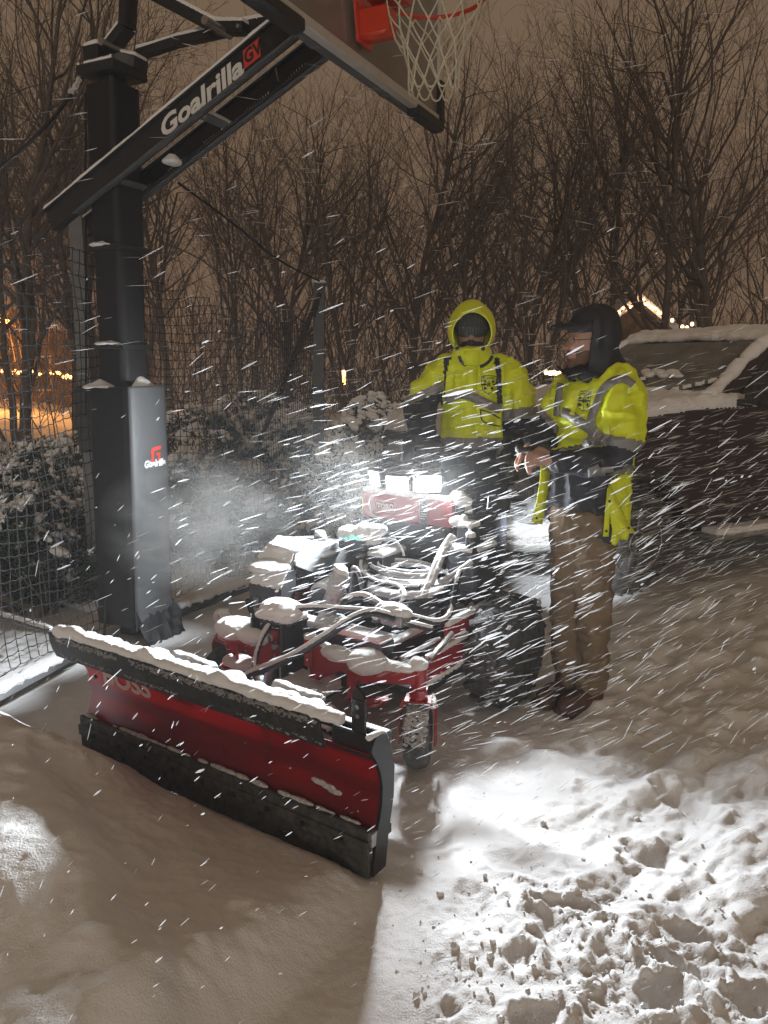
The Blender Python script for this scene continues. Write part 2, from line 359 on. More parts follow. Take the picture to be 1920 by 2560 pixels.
# ============================================================ basketball goal
N1 = Vector((0.90, -0.436, 0)).normalized(); N2 = Vector((-0.436, -0.90, 0)).normalized(); UP = Vector((0, 0, 1))
GB = Vector((-1.49, 4.35, 0)); GT = Vector((-1.41, 4.35, 3.08)); GAX = (GT - GB).normalized()
goal = thing('basketball_goal', GB, 'tall black padded basketball goal with angled arm and snow on its ledges', 'basketball goal')
def pole_at(z): return GB + GAX * (z / GAX.z)
def sqpost(name, z0, z1, w0, w1, m, parent, wob=0.0, rows=2, edge=0.012):
    mb = MB(); rings = []
    for i in range(rows + 1):
        t = i / rows; z = z0 + (z1 - z0) * t; w = (w0 + (w1 - w0) * t) * .5; c = pole_at(z); pts = []
        per = 12
        for s in range(4):
            A, B = [(N1, N2), (N2, -N1), (-N1, -N2), (-N2, N1)][s]
            for j in range(per):
                q = -1 + 2 * (j + .5) / per; qq = q * (w - edge)
                d = w - (edge * .45 if abs(q) > .9 else 0)
                p = c + A * d + B * qq
                if wob: p += A * (wob * (mnoise.noise(Vector((q * 1.3 + s * 5, z * 26 + q * 1.2, 1))) * (1 - t) ** 3 + .25 * mnoise.noise(Vector((q * 2, z * 5, s)))))
                pts.append(p)
        rings.append(pts)
    mb.loft(rings); return obj(name, mb, m, parent)
pole = sqpost('pole', -0.05, 3.06, 0.125, 0.125, M_blk, goal)
_pa = pole_at
def pole_at(z): return _pa(z) + N1 * .020
low = sqpost('lower_pad', 0.10, 1.45, 0.315, 0.305, M_blk2, goal, 0.011, 70)
# the grey front panel of the lower pad, creased near the foot
M_pan = mat('grey_vinyl', (0.075, 0.078, 0.082), 0.6, noise=(5, (0.055, 0.057, 0.06), .8), bump=(16, .35, .008))
rows = []
for i in range(91):
    z = .085 + 1.37 * i / 90; w = .150 + .004 * (1 - i / 90); cr = max(0, 1 - z / .75) ** 1.5
    rows.append([pole_at(z) + N1 * (w + .010 + .012 * cr * (abs(mnoise.noise(Vector((j * .22, z * 34 + .8 * mnoise.noise(Vector((j * .3, z * 6, 2))), 4)))) * 2 - .5) - .012 * (abs(j - 6) / 6) ** 6) + N2.cross(UP).normalized() * 0 + (N2 * (-(j - 6) / 6 * (w - .004))) for j in range(13)])
mb = MB(); mb.loft(rows, closed=False, caps=False); o = obj('front_panel', mb, M_pan, goal, fix=False); s_ = o.modifiers.new('s', 'SOLIDIFY'); s_.thickness = .004
pole_at = _pa
mid = sqpost('upper_pad', 1.44, 1.66, 0.205, 0.205, M_blk2, goal, 0.002, 8)
up1 = sqpost('upper_pad', 1.665, 2.17, 0.198, 0.200, M_blk2, goal, 0.003, 12)
up2 = sqpost('upper_pad', 2.185, 2.98, 0.205, 0.21, M_blk2, goal, 0.003, 16)
for z in (1.665, 2.178): mb = MB(); mb.box(pole_at(z), (.222, .222, .03), (N1, N2, UP), .004); obj('pad_strap', mb, M_blk, goal)
mb = MB()
c = pole_at(3.05); mb.box(c, (.25, .25, .05), (N1, N2, UP), .006)
mb.box(c + UP * .06 - N1 * .05, (.10, .19, .12), (N1, N2, UP), .006)
topcap = obj('pole_cap', mb, M_blk, goal)
# arms: two channel beams beside the pole joined by cross plates
def beam_between(mb, a, b, h, w, side, hdir=None, bev=.004):
    x = (b - a); L = x.length; x.normalize(); y = side.normalized(); z = x.cross(y).normalized(); mb.box((a + b) / 2, (L, w, h), (x, y, z), bev)
def armline(off):
    p0 = pole_at(2.4) + N2 * off
    a = pl(128, 560, p0, N2) if off > 0 else None
    return p0
pn = pole_at(2.4) + N2 * .135
A0 = pl(124, 552, pn, N2); A1 = pl(688, 90, pn, N2); adir = (A1 - A0).normalized(); aup = adir.cross(N2).normalized()
if aup.z < 0: aup = -aup
A1 = A1 + adir * .10
arms = []
for k, off in enumerate((0, -.27)):
    a = A0 + N2 * off; b = A1 + N2 * off; mb = MB(); L = (b - a).length; cc = (a + b) / 2
    mb.box(cc, (L, .012, .105), (adir, N2, aup), .003)                         # web
    s = -1 if k == 0 else 1
    mb.box(cc + aup * .0525 + N2 * (s * .0), (L, .05, .008), (adir, N2, aup), .002)
    mb.box(cc - aup * .0525 + N2 * (s * .018), (L, .05, .008), (adir, N2, aup), .002)
    arms.append(obj('arm_beam', mb, M_blk, goal))
M_gryp = mat('grey_paint', (0.055, 0.06, 0.062), 0.5, 0.0, noise=(20, (0.09, 0.095, 0.1), .6))
mb = MB()
for k, off in enumerate((0, -.27)):
    cc = (A0 + A1) / 2 + N2 * off - aup * .060 + adir * .1; mb.box(cc, ((A1 - A0).length * .9, .045, .006), (adir, N2, aup), .002)
obj('arm_flange', mb, M_gryp, goal)
for s_ in (.36, .50, 1.10):
    mb = MB(); cc = A0 + adir * s_ + N2 * -.135 - aup * .045; mb.box(cc, (.05, .27, .012), (adir, N2, aup), .003); o = obj('cross_plate', mb, M_gryp, goal); arms.append(o)
# lower parallel arm, and the lift linkage above the pole
def bar(name, pts, h, w, m=M_blk, side=N2, par=goal):
    mb = MB()
    for i in range(len(pts) - 1): beam_between(mb, pts[i], pts[i + 1], h, w, side)
    return obj(name, mb, m, par)
def dd(u, v, y): return at(u * 1.1574, v * 1.1574, y)
upr = [bar('lift_arm', [dd(240, 105, 4.3), dd(275, 60, 4.3), dd(280, -60, 4.25)], .05, .085),
       bar('lift_arm', [dd(300, 118, 4.4), dd(380, 92, 4.35), dd(560, 52, 4.2), dd(640, 40, 4.1)], .045, .05),
       bar('lift_arm', [dd(330, -12, 4.3), dd(470, 62, 4.2), dd(530, 62, 4.1)], .055, .06),
       bar('lift_arm', [dd(250, 128, 4.35), dd(305, 140, 4.35)], .06, .10)]
mb = MB(); mb.cyl(dd(470, 60, 4.1) - N2 * .1, dd(470, 60, 4.1) + N2 * .1, .02); obj('pivot_pin', mb, M_steel, goal); mb = MB(); mb.cyl(dd(250, 105, 4.3) - N2 * .1, dd(250, 105, 4.3) + N2 * .1, .018)
obj('pivot_pin', mb, M_steel, goal)
# bolts and turnbuckle
for u, v in ((597, 160), (520, 60)):
    mb = MB(); p = dd(u, v, 4.1); mb.cyl(p, p + N2 * .025, .011, n=6); obj('bolt', mb, M_steel, goal)
mb = MB(); mb.tube([dd(594, 140, 4.05), dd(603, 176, 4.05)], .006); obj('lift_spring', mb, M_steel, goal)
# words on the arm
TA = pl(348 * 1.1574, 268 * 1.1574, pn + N2 * .008, N2); TBp = pl(514 * 1.1574, 158 * 1.1574, pn + N2 * .008, N2)
tc_ = (A0 + A1) / 2; mid_t = (TA + TBp) / 2; mid_t = A0 + adir * ((mid_t - A0).dot(adir)) + N2 * .0085
Lt = (TBp - TA).length
put_text('lettering', 'Goalrilla', .112, mid_t - aup * .012, adir, aup, M_white, goal, squash=Lt / .345, shear=.28, offset=.0035)
gvp = A0 + adir * ((mid_t - A0).dot(adir) + Lt * .5 + .10) + N2 * .0085
mb = MB(); mb.prism([gvp + adir * (sx_ * .050 + (sy_ * .014)) + aup * sy_ * .036 for sx_, sy_ in ((-1, -1), (1, -1), (1, 1), (-1, 1))], N2 * .001); obj('badge', mb, M_redpr, goal, smooth=False)
put_text('lettering', 'GV', .075, gvp + N2 * .002, adir, aup, M_blk, goal, shear=.28, offset=.002)
# logo on the pad: a red G block and the word
pf = pole_at(1.0) + N1 * .1835
def padpt(u, v): return pl(u * 1.1574, v * 1.1574, pf, N1)
py_ = N1.cross(UP) ; X_ = -py_ if py_.dot(Vector((1, .5, 0))) < 0 else py_
gc = padpt(337, 981); wc = padpt(334, 1001); X_ = UP.cross(N1).normalized()
def gpoly(pts, s=1.0): return [gc + X_ * (a * s) + UP * (b * s) for a, b in pts]
gm = MB(); T_ = .0012
for poly in ([(-.040, -.042), (-.020, -.048), (-.016, .018), (-.020, .040), (-.037, .026)], [(-.020, .040), (-.016, .018), (.040, .026), (.044, .046)], [(.000, .006), (.036, .010), (.034, -.005), (.002, -.010)],
             [(.016, -.008), (.034, -.005), (.030, -.044), (.014, -.040)]):
    gm.prism(gpoly(poly), N1 * T_)
obj('logo', gm, M_redpr, goal, smooth=False)
put_text('lettering', 'Goalrilla', .052, wc + N1 * .001, X_, UP, M_white, goal, squash=.95, shear=.2, offset=.0028)
# loose skirt at the foot of the pad
mb = MB(); a = padpt(386, 1318); rings = []
for i in range(9):
    t = i / 8; p = pole_at(.24) + N1 * (.15 + .10 * t) - X_ * 0; 
    rings.append([p + X_ * (-.15 + .32 * j / 10) + UP * (-.02 - .22 * t + .010 * math.sin(j * 1.9 + t * 4)) + N1 * (.012 * math.sin(j * 2.3 + i)) for j in range(11)])
mb.loft(rings, closed=False, caps=False); skirt = obj('pad_skirt', mb, M_blk2, goal, fix=False)
# backboard
BC = Vector((-0.095, 3.875, 2.90)); BD = Vector((0.436, 0.90, 0)).normalized()
M_alu = mat('board_alu', (0.62, 0.61, 0.56), 0.5, 0.2, noise=(14, (0.45, 0.44, .40), .6))
M_board = mat('board_glass', (0.24, 0.21, 0.18), 0.25, noise=(6, (0.16, 0.14, .12), .8))
board = MB(); board.box(BC + UP * .55 + N1 * 0, (1.76, .016, 1.02), (BD, N1, UP), .003); bo = obj('backboard_panel', board, M_board, goal)
mb = MB()
for z in (.02, 1.08): mb.box(BC + UP * z, (1.84, .05, .045), (BD, N1, UP), .004)
for s_ in (-.9, .9): mb.box(BC + BD * s_ + UP * .55, (.045, .05, 1.02), (BD, N1, UP), .004)
fr = obj('backboard_frame', mb, M_alu, goal)
mb = MB(); mb.box(BC - N1 * .06 + UP * .03, (1.70, .05, .05), (BD, N1, UP), .004)
for s_ in (-.35, .35): mb.box(BC - N1 * .06 + BD * s_ + UP * .5, (.06, .05, 1.0), (BD, N1, UP), .004)
obj('backboard_brace', mb, M_gryp, goal)
for s_ in (-1, 1):
    mb = MB(); mb.box(BC + BD * (s_ * .745) - UP * .012 + N1 * .0, (.36, .075, .062), (BD, N1, UP), .012); mb.box(BC + BD * (s_ * .905) + UP * .10, (.06, .075, .26), (BD, N1, UP), .012); bp = obj('corner_pad', mb, M_blk, goal)
# rim and net
RC = Vector((0.185, 3.60, 3.02)); RR = 0.2286
RC = BC + N1 * (.13 + RR) + Vector((-.01, 0, 0)); RC.z = 3.155
M_or = mat('rim_orange', (0.60, 0.045, 0.012), 0.35, coat=.3)
ri = MB(); pts = [RC + N1 * (RR * math.cos(t)) + BD * (RR * math.sin(t)) for t in [2 * math.pi * i / 48 for i in range(49)]]; ri.tube(pts, .009, 8, caps=False)
rim = obj('rim', ri, M_or, goal)
for k in range(12):
    t = 2 * math.pi * (k + .5) / 12; d = N1 * math.cos(t) + BD * math.sin(t); mb = MB(); p = RC + d * RR; 
    mb.tube([p + d * .005 - UP * .004, p - UP * .022, p - d * .008 - UP * .008], .0028, 5); h = obj('net_hook', mb, M_or, rim)
mb = MB(); b0 = BC + N1 * .03 + UP * .115 - BD * .06
mb.prism([b0 + BD * (-.10) + UP * .15, b0 + BD * .10 + UP * .15, b0 + BD * .065 - UP * .035, b0 - BD * .065 - UP * .035], N1 * .012)
mb.box(b0 + N1 * .065 + UP * .045, (.10, .16, .12), (BD, N1, UP), .010); mb.box(b0 + N1 * .12 + UP * .135, (.18, .16, .02), (BD, N1, UP), .004)
obj('rim_bracket', mb, M_or, goal)
M_net = mat('net_cord', (0.62, 0.58, 0.45), 0.8, bump=(300, .5, .002))
mb = MB(); lv = [(0, RR - .012), (.07, .195), (.145, .165), (.215, .138), (.285, .118), (.35, .108), (.395, .112)]; 
prev = None
def npnt(k, row): 
    z, r = lv[row]; t = 2 * math.pi * (k + (.5 if row % 2 == 0 else 0)) / 12; d = N1 * math.cos(t) + BD * math.sin(t)
    return RC + d * (r * (1 + .05 * math.sin(k * 2.1 + row))) - UP * (z + .012 + .008 * math.sin(k * 1.7 + row * 2)) + BD * (.02 * z)
for row in range(len(lv) - 2):
    for k in range(12):
        a = npnt(k, row)
        for kk in ((k, k + 1) if row % 2 == 0 else (k - 1, k)):
            b = npnt(kk, row + 1); m_ = (a + b) / 2 + Vector((0, 0, -.004)); mb.tube([a, m_, b], [.0042, .0034, .0042], 5)
for k in range(12):
    row = len(lv) - 2; a = npnt(k, row); b = npnt(k + 1, row); m_ = (a + b) / 2 - UP * .035; mb.tube(smooth_path([a, (a * .8 + b * .2) - UP * .026, m_, (a * .2 + b * .8) - UP * .026, b], 2), .0042, 5)
obj('net', mb, M_net, goal)
# snow resting on the goal
o = snow_on([low, mid, up1, up2, topcap] + upr + arms, goal, .018, .007, .35, 4)
mb = MB()
for (z, s1, s2, h, w) in ((1.45, .075, -.03, .085, .10), (1.45, -.05, .12, .04, .10), (1.68, .0, .09, .02, .09), (2.19, -.02, .08, .03, .09)):
    c = pole_at(z) + N1 * s1 + N2 * s2; mb.lathe(c, UP, [(-.004, w * .98), (.006, w * .85), (h * .45, w * .5), (h * .85, w * .15), (h, .004)], 14)
c = pl(372 * 1.1574, 350 * 1.1574, pn - N2 * .12, N2); mb.ell(c, .05, .05, .018); mb.ell(c + UP * .015, .03, .03, .02)
V, F = remesh(mb.v, mb.f, .008, 3, lambda V, N: fbm(V, 20, 3) * .006)
c0 = Vector(pole_at(0))
o = link('snow_heap', V, F, M_snow, goal)
# ============================================================ ball netting behind the goal
M_string = mat('black_string', (0.008, 0.008, 0.008), 0.9)
def netting(name, P0, P1, z0f, z1f, cell, amp, parent, r=.0026, seed=0):
    L = (P1 - P0).length; nx = int(L / cell); d = (P1 - P0) / nx; nrm = unit(P1 - P0).cross(UP); nzc = None
    S = []; E = []
    rows = int(max(z1f(0), z1f(1)) / cell)
    def pt(i, j):
        t = i / nx; z = z0f(t) + j * cell; q = Vector((i * .13, j * .17, seed))
        return P0 + d * i + UP * (z + .03 * mnoise.noise(q * 1.3) - .02 * math.sin(t * 9 + j * .15)) + nrm * (amp * mnoise.noise(q * .6 + Vector((3, 1, 2)))) + unit(d) * (.02 * mnoise.noise(q * 2.1) + .010 * mnoise.noise(q * 9.1))
    for i in range(nx + 1):
        for j in range(rows + 1):
            t = i / nx
            if z0f(t) + j * cell > z1f(t): continue
            p = pt(i, j)
            if i < nx and z0f(t) + j * cell <= z1f((i + 1) / nx): q = pt(i + 1, j); m_ = (p + q) / 2 - UP * cell * .10; S += [p, m_]; E += [m_, q]
            if z0f(t) + (j + 1) * cell <= z1f(t): S.append(p); E.append(pt(i, j + 1))
    V, F = segs([tuple(a) for a in S], [tuple(a) for a in E], [r] * len(S), [r] * len(S), 3)
    V = V - np.array(parent.location, 'f'); o = mobj(name, np_mesh(name, V, F, M_string, False), parent); o['kind'] = 'stuff'; return o
NA = Vector((-2.06, 2.86, 0)); NB = Vector((-1.60, 4.62, 0)); NC = Vector((-0.93, 5.75, 0)); ND = Vector((-0.62, 7.1, 0))
fence = thing('net_fence', NB, 'black ball netting strung behind the basketball goal', 'net fence')
netting('netting', NA, NB, lambda t: .06, lambda t: 2.6 - .9 * t + .5 * t * t, .064, .05, fence, r=.0030)
netting('netting', NB + Vector((.02, .02, 0)), NC, lambda t: .05, lambda t: 2.2 - .35 * t, .052, .04, fence, seed=5)
netting('netting', NC, ND, lambda t: .05, lambda t: 1.95, .052, .04, fence, seed=9)
mb = MB(); top = [dd(-30, 385, 4.0), dd(40, 330, 4.1), dd(110, 260, 4.2), dd(160, 196, 4.35), dd(180, 165, 4.4)]; mb.tube(smooth_path(top, 6), .010, 6); rope = obj('top_rope', mb, M_blk, fence)
mb = MB(); mb.tube([dd(185, 200, 4.62), dd(186, 900, 4.62)], .006, 5); obj('edge_cord', mb, M_string, fence)
mb = MB(); mb.tube(smooth_path([dd(385, 395, 5.2), dd(500, 480, 5.6), dd(600, 560, 6.1), dd(690, 607, 6.6)], 5), .008, 5); obj('top_rope', mb, M_string, fence)
# snow on the rope
mb = MB(); mb.tube(smooth_path([dd(150, 203, 4.33), dd(163, 188, 4.34), dd(172, 170, 4.35)], 4), [.012, .018, .016] * 3, 6); obj('snow_cover', mb, M_crust, fence)
# posts
def post_thing(label, x, y, h, w, m, lean=(0, 0)):
    t = thing('fence_post', (x, y, 0), label, 'post'); mb = MB(); b = Vector((x, y, 0)); tp = b + Vector((lean[0], lean[1], h))
    mb.tube([b - UP * .1, tp], w / 2 * 1.35, 4, up=Vector((1, 1, 0))); obj('shaft', mb, m, t, smooth=False)
    return t, tp
a = dd(186, 940, 5.0); b = dd(174, 468, 5.0)
t, tp = post_thing('straight grey post standing just behind the netting left of the goal', a.x, 5.0, b.z, .085, M_galv, (b.x - a.x - .02, 0))
mb = MB(); mb.box(dd(190, 905, 4.97), (.11, .10, .42), None, .01); obj('lower_sleeve', mb, M_blk, t)
mb = MB(); p = dd(183, 815, 4.93); mb.tube(smooth_path([p + Vector((-.03, 0, .02)), p + Vector((.01, 0, .02)), p + Vector((.03, 0, -.01)), p + Vector((.03, 0, -.07))], 4), .004, 6); mb.box(p + Vector((.035, 0, -.06)), (.03, .02, .05)); obj('hook', mb, M_steel, t)
a = dd(683, 1000, 7.0); b = dd(690, 612, 7.0)
t, tp = post_thing('slim black net post with a slanting stay beside the snowy bushes', a.x, 7.0, b.z, .10, M_blk, (b.x - a.x, 0))
mb = MB(); mb.tube([dd(690, 635, 6.95), dd(600, 860, 6.4), dd(556, 965, 6.1)], .022, 6); obj('stay', mb, M_blk, t)
mb = MB(); mb.ell(tp + UP * .01, .06, .06, .02); obj('snow_cover', mb, M_snow, t)
# ground rails of the netting, lying in the snow
def rail(label, p, q, r, m=M_blk, snow=.018):
    t = thing('ground_rail', p, label, 'rail'); mb = MB(); mb.tube([p, q], r * 1.3, 6); a = obj('bar', mb, m, t)
    mb = MB(); n = 26; L = (q - p).length; pts = [p + (q - p) * (i / n) + UP * (r * 1.2 + .006 * mnoise.noise(Vector((i * .7, p.x, 0)))) for i in range(n + 1)]
    mb.tube(pts, [max(.006, r * 1.15 * (1 + .5 * mnoise.noise(Vector((i * .8, 3, p.y))))) for i in range(n + 1)], 8, sq=.8); obj('snow_cover', mb, M_snow, t); return t
rail('snow topped rail running back from the goal foot along the net', gp(385 * 1.1574, 1322 * 1.1574, .06), gp(545 * 1.1574, 1262 * 1.1574, .10), .028)
rail('snow topped rail at the net foot, left of the plow blade', gp(190 * 1.1574, 1402 * 1.1574, .10), gp(-30 * 1.1574, 1520 * 1.1574, .12), .030)
rail('thin frosted pipe pointing at the left tip of the plow', at(-40, 1528, 4.3), at(128, 1578, 3.9), .014, M_galv)
mb = MB(); p = dd(232, 1375, 4.2); q = dd(236, 1210, 4.25); mb.tube([dd(224, 1390, 4.2), q], .008, 6)
o = obj('net_stake', mb, M_blk, origin=gp(224 * 1.157, 1400 * 1.157, 0)); tag(o, 'thin black stake leaning against the net beside the padded pole', 'stake')
# ============================================================ bare winter trees
M_bark = mat('bark', (0.075, 0.058, 0.050), 0.95, noise=(9, (0.15, 0.125, 0.11), .5), bump=(30, .7, .02))
M_twig = mat('twig', (0.115, 0.088, 0.075), 0.95)
def grow_tree(seed, H, spread=1.0, multi=1, tw=1.0, lean=(0, 0), droop=0.0, lowlimb=.22):
    rnd = random.Random(seed); big = []; sml = []
    def rv(): return Vector((rnd.uniform(-1, 1), rnd.uniform(-1, 1), rnd.uniform(-1, 1)))
    def grow(p, d, L, r, lev):
        n = max(3, int(L / (.38 if lev < 2 else .22 if lev < 3 else .13))); step = L / n; q = p.copy(); dirn = d.copy()
        wig = (.10, .20, .26, .30, .34)[lev]
        for i in range(n):
            t = i / n; dirn = (dirn + rv() * wig + UP * ((.05, .10, .10, .09, .05)[lev] - droop * (lev > 0) * .12)).normalized(); q2 = q + dirn * step
            ra = r * (1 - .75 * t); rb = r * (1 - .75 * (t + 1 / n))
            (big if lev < 2 else sml).append((tuple(q), tuple(q2), max(ra, .0028), max(rb, .0022)))
            if lev < 4 and t > (lowlimb if lev == 0 else .12):
                k = (1.7, 1.5, 1.55, 1.25)[lev] * tw
                m = int(k) + (rnd.random() < k - int(k))
                for _ in range(m):
                    a, b = frame_of(dirn); ph = rnd.uniform(0, 6.283); ang = rnd.uniform(.45, .95) * (1.0 if lev else spread)
                    nd = (dirn * math.cos(ang) + (a * math.cos(ph) + b * math.sin(ph)) * math.sin(ang)).normalized()
                    LL = L * rnd.uniform(.32, .62) * (1 - .45 * t) * (1.05, .95, .8, .75)[lev]
                    if LL > .12: grow(q2, nd, LL, max(rb * rnd.uniform(.45, .7), .003), lev + 1)
            q = q2
    for k in range(multi):
        d = Vector((lean[0] + (rnd.uniform(-.35, .35) if multi > 1 else 0), lean[1] + (rnd.uniform(-.3, .3) if multi > 1 else 0), 1)).normalized()
        grow(Vector((rnd.uniform(-.25, .25) * (multi > 1), rnd.uniform(-.25, .25) * (multi > 1), -.15)), d, H * rnd.uniform(.85, 1), .0125 * H / multi ** .6, 0)
    if len(sml) > 26000: sml = rnd.sample(sml, 26000)
    out = []
    for L_, n in ((big, 6), (sml, 3)):
        a = np.array([x[0] for x in L_]); b = np.array([x[1] for x in L_]); V, F = segs(a, b, [x[2] for x in L_], [x[3] for x in L_], n); out.append((V, F))
    return np_mesh('trunk', *out[0], M_bark), np_mesh('crown', *out[1], M_twig)
PROTO = [grow_tree(11, 7.2, 1.0, 1, 1.0), grow_tree(23, 7.6, .9, 3, .92), grow_tree(37, 6.6, 1.15, 2, 1.0), grow_tree(41, 7.4, 1.1, 1, .95, (.10, 0), 0, .3), grow_tree(59, 4.2, 1.2, 5, .85)]
print('tree polys', [len(a.polygons) + len(b.polygons) for a, b in PROTO])
def tree(k, x, y, s, rz, label, group=None, cat='tree'):
    t = thing('bare_tree', (x, y, 0), label, cat, group, rz); t.scale = (s, s, s)
    a = mobj('trunk', PROTO[k][0], t); b = mobj('crown', PROTO[k][1], t); return t
# big ones that can be told apart
def xat(u, y): return at(u, 900, y).x
tree(3, xat(1830, 11.5), 11.5, .93, 1.9, 'tall bare tree with a thick forking trunk at the far right, behind the truck')
tree(0, xat(1640, 13.0), 12.4, .92, .4, 'bare tree rising beside the gable lights, behind the truck roof')
tree(1, xat(1330, 12.0), 12.0, .82, 2.5, 'bare many stemmed tree between and behind the two workers')
tree(2, xat(930, 12.5), 12.5, .86, 4.1, 'bare tree with low spreading limbs above the lit mower lamps')
tree(0, xat(40, 8.5), 8.5, .80, 3.3, 'dark bare tree in front of the orange street lamp', )
tree(1, xat(190, 11), 11, .9, 5.0, 'bare tree seen between the goal post and the orange glow')
g = 'bare trees of the wood behind the net'
rr = random.Random(5); n = 0
WOODL = ['above the left net rope', 'left of the goal post top', 'just left of the padded pole', 'straight behind the goal post', 'under the goal arm end', 'under the middle of the goal arm', 'left of the slim net post', 'above the slim net post', 'below the orange rim bracket', 'below the basketball net', 'straight above the work lamps', 'left of the hooded person', 'above the hooded person', 'right of the yellow hood', 'between the two workers', 'above the peaked cap', 'behind the dark hooded head', 'left of the gable lights', 'behind the gable lights', 'above the truck windshield', 'above the truck roof', 'at the right edge above the truck']
for i in range(22):
    u = -120 + i * 98 + rr.uniform(-50, 50); y = rr.uniform(13.0, 19.0); k = rr.choice([0, 3, 2, 0, 2, 1])
    s = rr.uniform(.72, .92) * (y / 15.0) ** .85
    if u < 420: s *= 1.02
    tree(k, xat(u, y), y, s, rr.uniform(0, 6.28), 'leafless tree deep in the dark wood, seen ' + WOODL[i], g)
g2 = 'low bare bushes along the edge of the wood'
for i in range(0, 16, 2):
    u = 150 + i * 105 + rr.uniform(-40, 40); y = rr.uniform(9.0, 12.0)
    tree(4, xat(u, y), y, rr.uniform(.5, .85), rr.uniform(0, 6.28), 'low tangled bare bush at the wood edge, seen ' + ['left of the padded pole', 'behind the padded pole', 'right of the padded pole', 'left of the slim net post', 'right of the slim net post', 'left of the work lamps', 'above the red fascia', 'left of the hooded person', 'behind the hooded person', 'between the workers', 'behind the peaked cap', 'right of the dark hood', 'over the truck hood', 'behind the truck windshield', 'above the truck roof', 'right of the truck mirror'][i], g2, 'bush')
# ============================================================ snowy evergreen bushes
M_leaf = mat('evergreen_leaf', (0.018, 0.030, 0.013), 0.8, noise=(6, (0.035, 0.050, 0.02), .7), spec=.2)
def bush(c, rx, ry, rz, nleaf, seed, snow=.5, leaf=.045, stems=14):
    rnd = np.random.default_rng(seed); c = np.array(c)
    # a crown made of several lobes
    nb = 9; lob = rnd.normal(0, .42, (nb, 3)); lob[:, 2] = np.abs(lob[:, 2]) * .9; lr = rnd.uniform(.28, .55, nb)
    k = rnd.integers(0, nb, nleaf); d = rnd.normal(0, 1, (nleaf, 3)); d /= np.linalg.norm(d, axis=1, keepdims=True); rad = rnd.uniform(.55, 1.02, nleaf) ** .6
    P = lob[k] + d * (lr[k] * rad)[:, None]; P *= [rx, ry, rz]; P += c + [0, 0, rz * .25]
    P = P[P[:, 2] > .03]; n = len(P); t = P - (c + [0, 0, 0]); t /= np.linalg.norm(t, axis=1, keepdims=True); t = t + rnd.normal(0, .5, (n, 3)) + [0, 0, -.15]; t /= np.linalg.norm(t, axis=1, keepdims=True)
    s = np.cross(t, rnd.normal(0, 1, (n, 3))); s /= np.linalg.norm(s, axis=1, keepdims=True); L = leaf * rnd.uniform(.6, 1.5, n); w = L * .16
    V = np.stack([P - t * L[:, None] * .5, P + s * w[:, None], P + t * L[:, None] * .5, P - s * w[:, None]], 1).reshape(-1, 3); F = np.arange(n * 4).reshape(-1, 4)
    lf = np_mesh('foliage', V, F, M_leaf, False)
    # snow pads on the upper shell
    m = int(nleaf * snow * .075); k = rnd.integers(0, nb, m); d = rnd.normal(0, 1, (m, 3)); d[:, 2] = np.abs(d[:, 2]) * 1.3 + .15; d /= np.linalg.norm(d, axis=1, keepdims=True)
    Q = (lob[k] + d * (lr[k] * rnd.uniform(.9, 1.06, m))[:, None]) * [rx, ry, rz] + c + [0, 0, rz * .25 + .01]; Q = Q[Q[:, 2] > .05]
    b = MB(); 
    for q in Q:
        R_ = rnd.uniform(.25, .7) * leaf * (1 + 1.1 * (rnd.random() < .15)); od = Vector((q[0] - c[0], q[1] - c[1], 0)).normalized()
        for _k in range(3):
            r = R_ * rnd.uniform(.5, 1.0); e = (od + Vector((rnd.uniform(-.8, .8), rnd.uniform(-.8, .8), rnd.uniform(-.8, -.1)))).normalized(); f, g_ = frame_of(e)
            b.ell(Vector(q) + e * (R_ * (.9 * _k - .3)) + Vector(rnd.normal(0, .35 * R_, 3)), r * rnd.uniform(.9, 1.6), r * rnd.uniform(.6, .9), r * rnd.uniform(.5, .75), (e, f, g_), 6, 4)
    return lf, b, c
def bush_thing(label, c, rx, ry, rz, nleaf, seed, snow=.5, leaf=.045, name='evergreen_bush'):
    t = thing(name, c, label, 'bush'); lf, b, cc = bush(c, rx, ry, rz, nleaf, seed, snow, leaf); o = mobj('foliage', lf, t); o.matrix_parent_inverse = Matrix.Translation(c).inverted()
    o2 = obj('snow_cover', b, M_snowfar, t, fix=False)
    rnd = random.Random(seed); S = []; E = []
    for i in range(16):
        a = Vector(c) + Vector((rnd.uniform(-.3, .3) * rx, rnd.uniform(-.3, .3) * ry, -.05)); p = a.copy(); d = Vector((rnd.uniform(-1, 1), rnd.uniform(-1, 1), 1.1)).normalized()
        for j in range(5): q = p + d * (.22 * rz); S.append(tuple(p)); E.append(tuple(q)); p = q; d = (d + Vector((rnd.uniform(-.4, .4), rnd.uniform(-.4, .4), .0))).normalized()
    V, F = segs(S, E, [.012 - .0018 * (i % 5) for i in range(len(S))], [.010 - .0018 * (i % 5) for i in range(len(S))], 4)
    V = V - np.array(c); mobj('stems', np_mesh('stems', V, F, M_bark), t)
    return t
def bx(u, y): return (xat(u, y), y, 0.0)
bush_thing('dark evergreen bush at the far left edge behind the net', bx(60, 5.3), .70, .6, .78, 14000, 1, .28, .045)
bush_thing('low snow laden bush behind the net just left of the padded pole', bx(190, 6.3), .85, .6, .65, 13000, 2, .5, .045)
bush_thing('snow topped bush in front of the orange glow', bx(60, 8.0), 1.3, .8, .75, 11000, 12, .6, .06)
bush_thing('snowy bush right of the padded pole behind the net', bx(500, 7.2), .95, .7, .80, 15000, 3, .45, .055)
bush_thing('snow laden bush beside the slim black net post', bx(700, 8.2), 1.0, .8, .90, 15000, 4, .65, .055)
